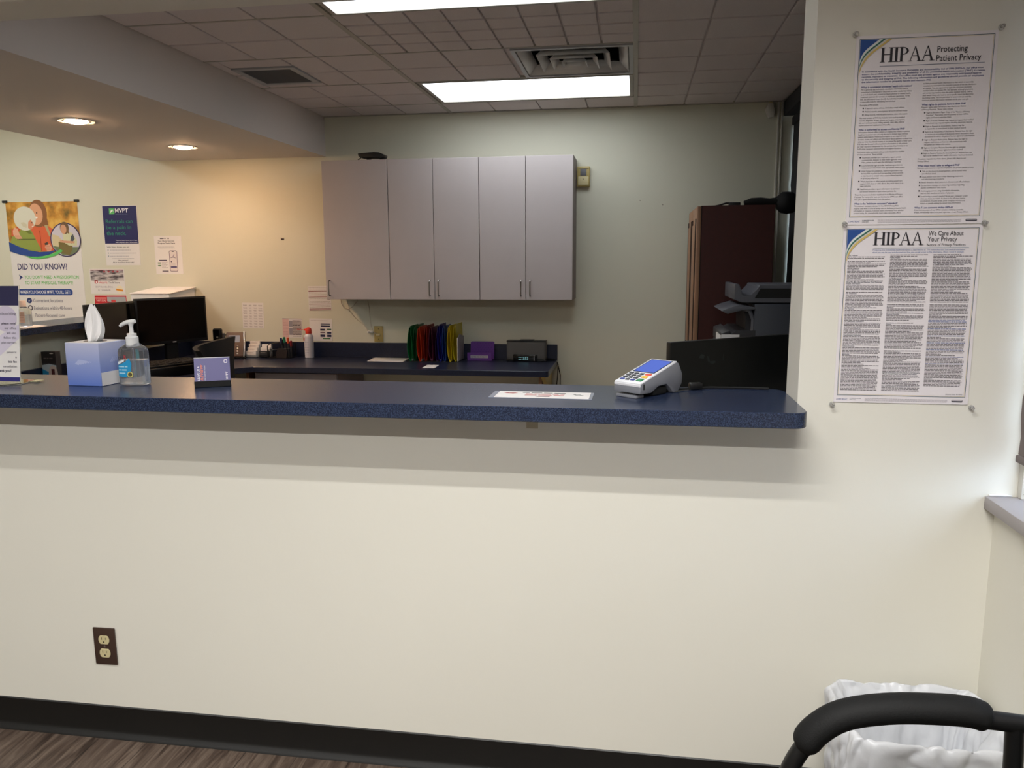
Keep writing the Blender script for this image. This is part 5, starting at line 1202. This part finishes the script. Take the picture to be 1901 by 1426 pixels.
a = Art(.0012); a.text('Effective Date: 9/1/2013', hw - .014, -hh + .022, .0038, '55505a', 2, align='r'); a.build('date_line', t)

M_pin = mat('clear pin plastic', (236, 236, 236), .08, trans=.85)
def pin(x, z, lab):
    t = thing('push_pin', lab, 'push pin', (x, YF, z), rot=(radians(90), 0, 0), group='clear push pins holding the two wall posters')
    b = MB(); b.lathe([(0, .0035), (.0058, .0035), (.0062, .005), (.003, .0065), (.0028, .013), (.0042, .0145), (.0042, .0165), (0, .017)], M_pin, n=18); b.build('head', t)
    b = MB(); b.tube([(0, 0, .0005), (0, 0, .004)], .0005, M_chrome, n=6); b.build('needle', t)
for (x, z, lab) in ((.473, 1.891, 'clear push pin at the top left corner of the upper poster'), (.772, 1.893, 'clear push pin at the top right corner of the upper poster'),
                    (.4735, 1.4775, 'clear push pin at the left between the two wall posters'), (.772, 1.477, 'clear push pin at the right between the two wall posters'),
                    (.469, 1.056, 'clear push pin at the bottom left corner of the lower poster'), (.778, 1.055, 'clear push pin at the bottom right corner of the lower poster')): pin(x, z, lab)

# ------------------------------------------------------------------ waste bin with liner
t = thing('waste_bin', 'dark waste bin lined with a white bag in the corner', 'waste bin', (.655, 1.775, 0))
def rr_ring(hx, hy, r, z, n=6, jit=0, seed=0):
    R_ = random.Random(seed); P = []
    for cx, cy_, a0 in ((hx - r, -hy + r, -90), (hx - r, hy - r, 0), (-hx + r, hy - r, 90), (-hx + r, -hy + r, 180)):
        for k in range(n): q = radians(a0 + 90 * k / (n - 1)); P.append((cx + r * cos(q) + R_.uniform(-jit, jit), cy_ + r * sin(q) + R_.uniform(-jit, jit), z + R_.uniform(-jit, jit)))
    O = []
    for i in range(len(P)):
        p, q = Vector(P[i]), Vector(P[(i + 1) % len(P)]); O.append(tuple(p))
        m = 13 if (i + 1) % n == 0 else 2
        for k in range(1, m): s_ = p.lerp(q, k / m); O.append((s_.x, s_.y, s_.z + R_.uniform(-jit, jit) * .4))
    return O
def crease(ring, row, amp, zamp):
    """push a ring of liner vertices in and out along creases that run down from the rim"""
    out = []; n = len(ring)
    for k, p in enumerate(ring):
        a_ = k + row * .55
        f_ = abs(((a_ * .31 + .3 * sin(a_ * .7 + row * .4)) % 2) - 1) + .6 * abs(((a_ * .73 - row * .6) % 2) - 1) - .8
        r_ = math.hypot(p[0], p[1]); out.append((p[0] * (1 + amp * f_ / r_), p[1] * (1 + amp * f_ / r_), p[2] + zamp * sin(k * .9) * cos(k * .37)))
    return out
def loft(b, rings, m, cap0=False):
    V = []; Fq = []; n = len(rings[0])
    for r_ in rings: V += r_
    for i in range(len(rings) - 1):
        for k in range(n): Fq.append((i * n + k, i * n + (k + 1) % n, (i + 1) * n + (k + 1) % n, (i + 1) * n + k))
    if cap0: Fq.append(tuple(range(n)))
    b.faces(V, Fq, m)
BX, BY, BZ = .165, .125, .365
b = MB(); loft(b, [rr_ring(BX * .72, BY * .72, .03, .001), rr_ring(BX * .955, BY * .955, .04, BZ - .018)], M_bin, True); o = b.build('bin_body', t)
md = o.modifiers.new('s', 'SOLIDIFY'); md.thickness = .003; md.offset = 1
b = MB(); rs = []
R0 = [(.56, .07, .010), (.64, .15, .012), (.73, .24, .010), (.83, .31, .008), (.90, .35, .004), (.985, BZ + .002, .003), (1.02, BZ + .012, .003), (1.07, BZ + .004, .004), (1.09, BZ - .02, .006), (1.10, BZ - .06, .010), (1.08, BZ - .11, .012), (1.06, BZ - .15, .014), (1.03, BZ - .185, .012)]
for k, (s_, z, j) in enumerate(R0): rs.append(crease(rr_ring(BX * s_, BY * s_, .045 * s_, z, jit=j * .12, seed=k + 3), k, 1.1 * j + (.006 if k > 4 else .004), .004 if 3 < k < 8 else .006))
loft(b, rs, M_liner, True); o = b.build('bag_liner', t, angle=80)
md = o.modifiers.new('sub', 'SUBSURF'); md.levels = 2; md.render_levels = 2
tx = bpy.data.textures.new('crumple', 'MUSGRAVE'); tx.musgrave_type = 'RIDGED_MULTIFRACTAL'; tx.noise_scale = .05; tx.octaves = 4
md = o.modifiers.new('crumple', 'DISPLACE'); md.texture = tx; md.texture_coords = 'LOCAL'; md.strength = .006; md.mid_level = .8
b = MB(); b.tube([(.165, .02, BZ - .005), (.192, .02, BZ + .01), (.20, .04, BZ - .02)], .006, M_liner, n=8); b.build('bag_knot', t)

# ------------------------------------------------------------------ waiting room chair
t = thing('armchair', 'black tubular waiting room armchair at the lower right corner', 'chair', (.50, .95, 0))
def wp(x, y, z): return (x - .50, y - .95, z)
def smooth(pts, n=6):
    P = [Vector(p) for p in pts]; out = []
    for i in range(len(P) - 1):
        p0 = P[max(i - 1, 0)]; p1 = P[i]; p2 = P[i + 1]; p3 = P[min(i + 2, len(P) - 1)]
        for k in range(n):
            q = k / n; out.append(tuple(.5 * ((2 * p1) + (-p0 + p2) * q + (2 * p0 - 5 * p1 + 4 * p2 - p3) * q * q + (-p0 + 3 * p1 - 3 * p2 + p3) * q ** 3)))
    out.append(tuple(P[-1])); return out
for ya, sgn in ((1.24, 1), (.66, -1)):
    line = [(.232, ya, .02), (.236, ya, .30), (.248, ya, .47), (.266, ya, .565), (.30, ya, .628), (.345, ya, .662), (.41, ya, .678), (.48, ya, .683), (.55, ya, .683), (.66, ya, .675), (.74, ya, .66)]
    b = MB(); b.tube([wp(*p) for p in smooth(line)], .0145, M_tubeb, n=16); b.build('arm_tube', t)
    pad = [(.283, ya, .607), (.305, ya, .641), (.345, ya, .671), (.41, ya, .688), (.48, ya, .694), (.535, ya, .693), (.560, ya, .684)]
    pts = smooth(pad); n_ = len(pts); rad = [.0225 * min(1, (.35 + .65 * math.sin(min(1, (k + .6) / 4.0) * pi / 2))) * min(1, .35 + .65 * math.sin(min(1, (n_ - k - .4) / 4.0) * pi / 2)) for k in range(n_)]
    b = MB(); b.tube([wp(*p) for p in pts], rad, M_rubber, n=18, sx=1.25); b.build('arm_pad', t)
    b = MB(); b.tube([wp(*p) for p in smooth([(.60, ya, .68), (.604, ya, .55), (.60, ya, .3), (.66, ya, .02)])], .014, M_tubeb, n=14); b.build('back_leg', t)
    b = MB(); b.lathe([(0, 0), (.018, 0), (.018, .022), (0, .024)], M_blackm, c=wp(.232, ya, 0), n=16); b.lathe([(0, 0), (.018, 0), (.018, .022), (0, .024)], M_blackm, c=wp(.66, ya, 0), n=16); b.build('foot_glide', t)
b = MB(); b.box(-.24, .22, -.24, .24, .40, .47, M_mesh, bev=.03, seg=4); b.build('seat', t)
b = MB(); b.tube([wp(.236, .66, .38), wp(.236, 1.24, .38)], .012, M_tubeb, n=12); b.tube([wp(.602, .66, .38), wp(.602, 1.24, .38)], .012, M_tubeb, n=12); b.build('crossbar', t)
b = MB(); b.box(.215, .265, -.25, .25, .50, .86, M_mesh, bev=.02, seg=3, rot=Matrix.Translation((-.03, 0, 0)) @ Matrix.Rotation(radians(3), 4, 'Y')); b.build('backrest', t)

# small marks on walls
for (x, y, z, lab) in ((.019, YB, 1.781, 'left'), (.165, YB, 1.751, 'right')):
    b = MB(); b.lathe([(0, 0), (.004, 0), (.003, .003), (0, .004)], M_chrome, n=10); o = b.build('wall_screw', loc=(x, y, z), rot=(pi / 2, 0, 0)); tag(o, 'tiny screw left in the back wall, the %s one right of the cabinets' % lab, 'screw', 'screws in the back wall')
b = MB(); b.box(-2.486, -2.466, YB - .006, YB - .0002, 1.547, 1.56, M_brownplate, bev=.002); tag(b.build('wall_hook'), 'tiny brown hook on the back wall left of the cabinets', 'hook')
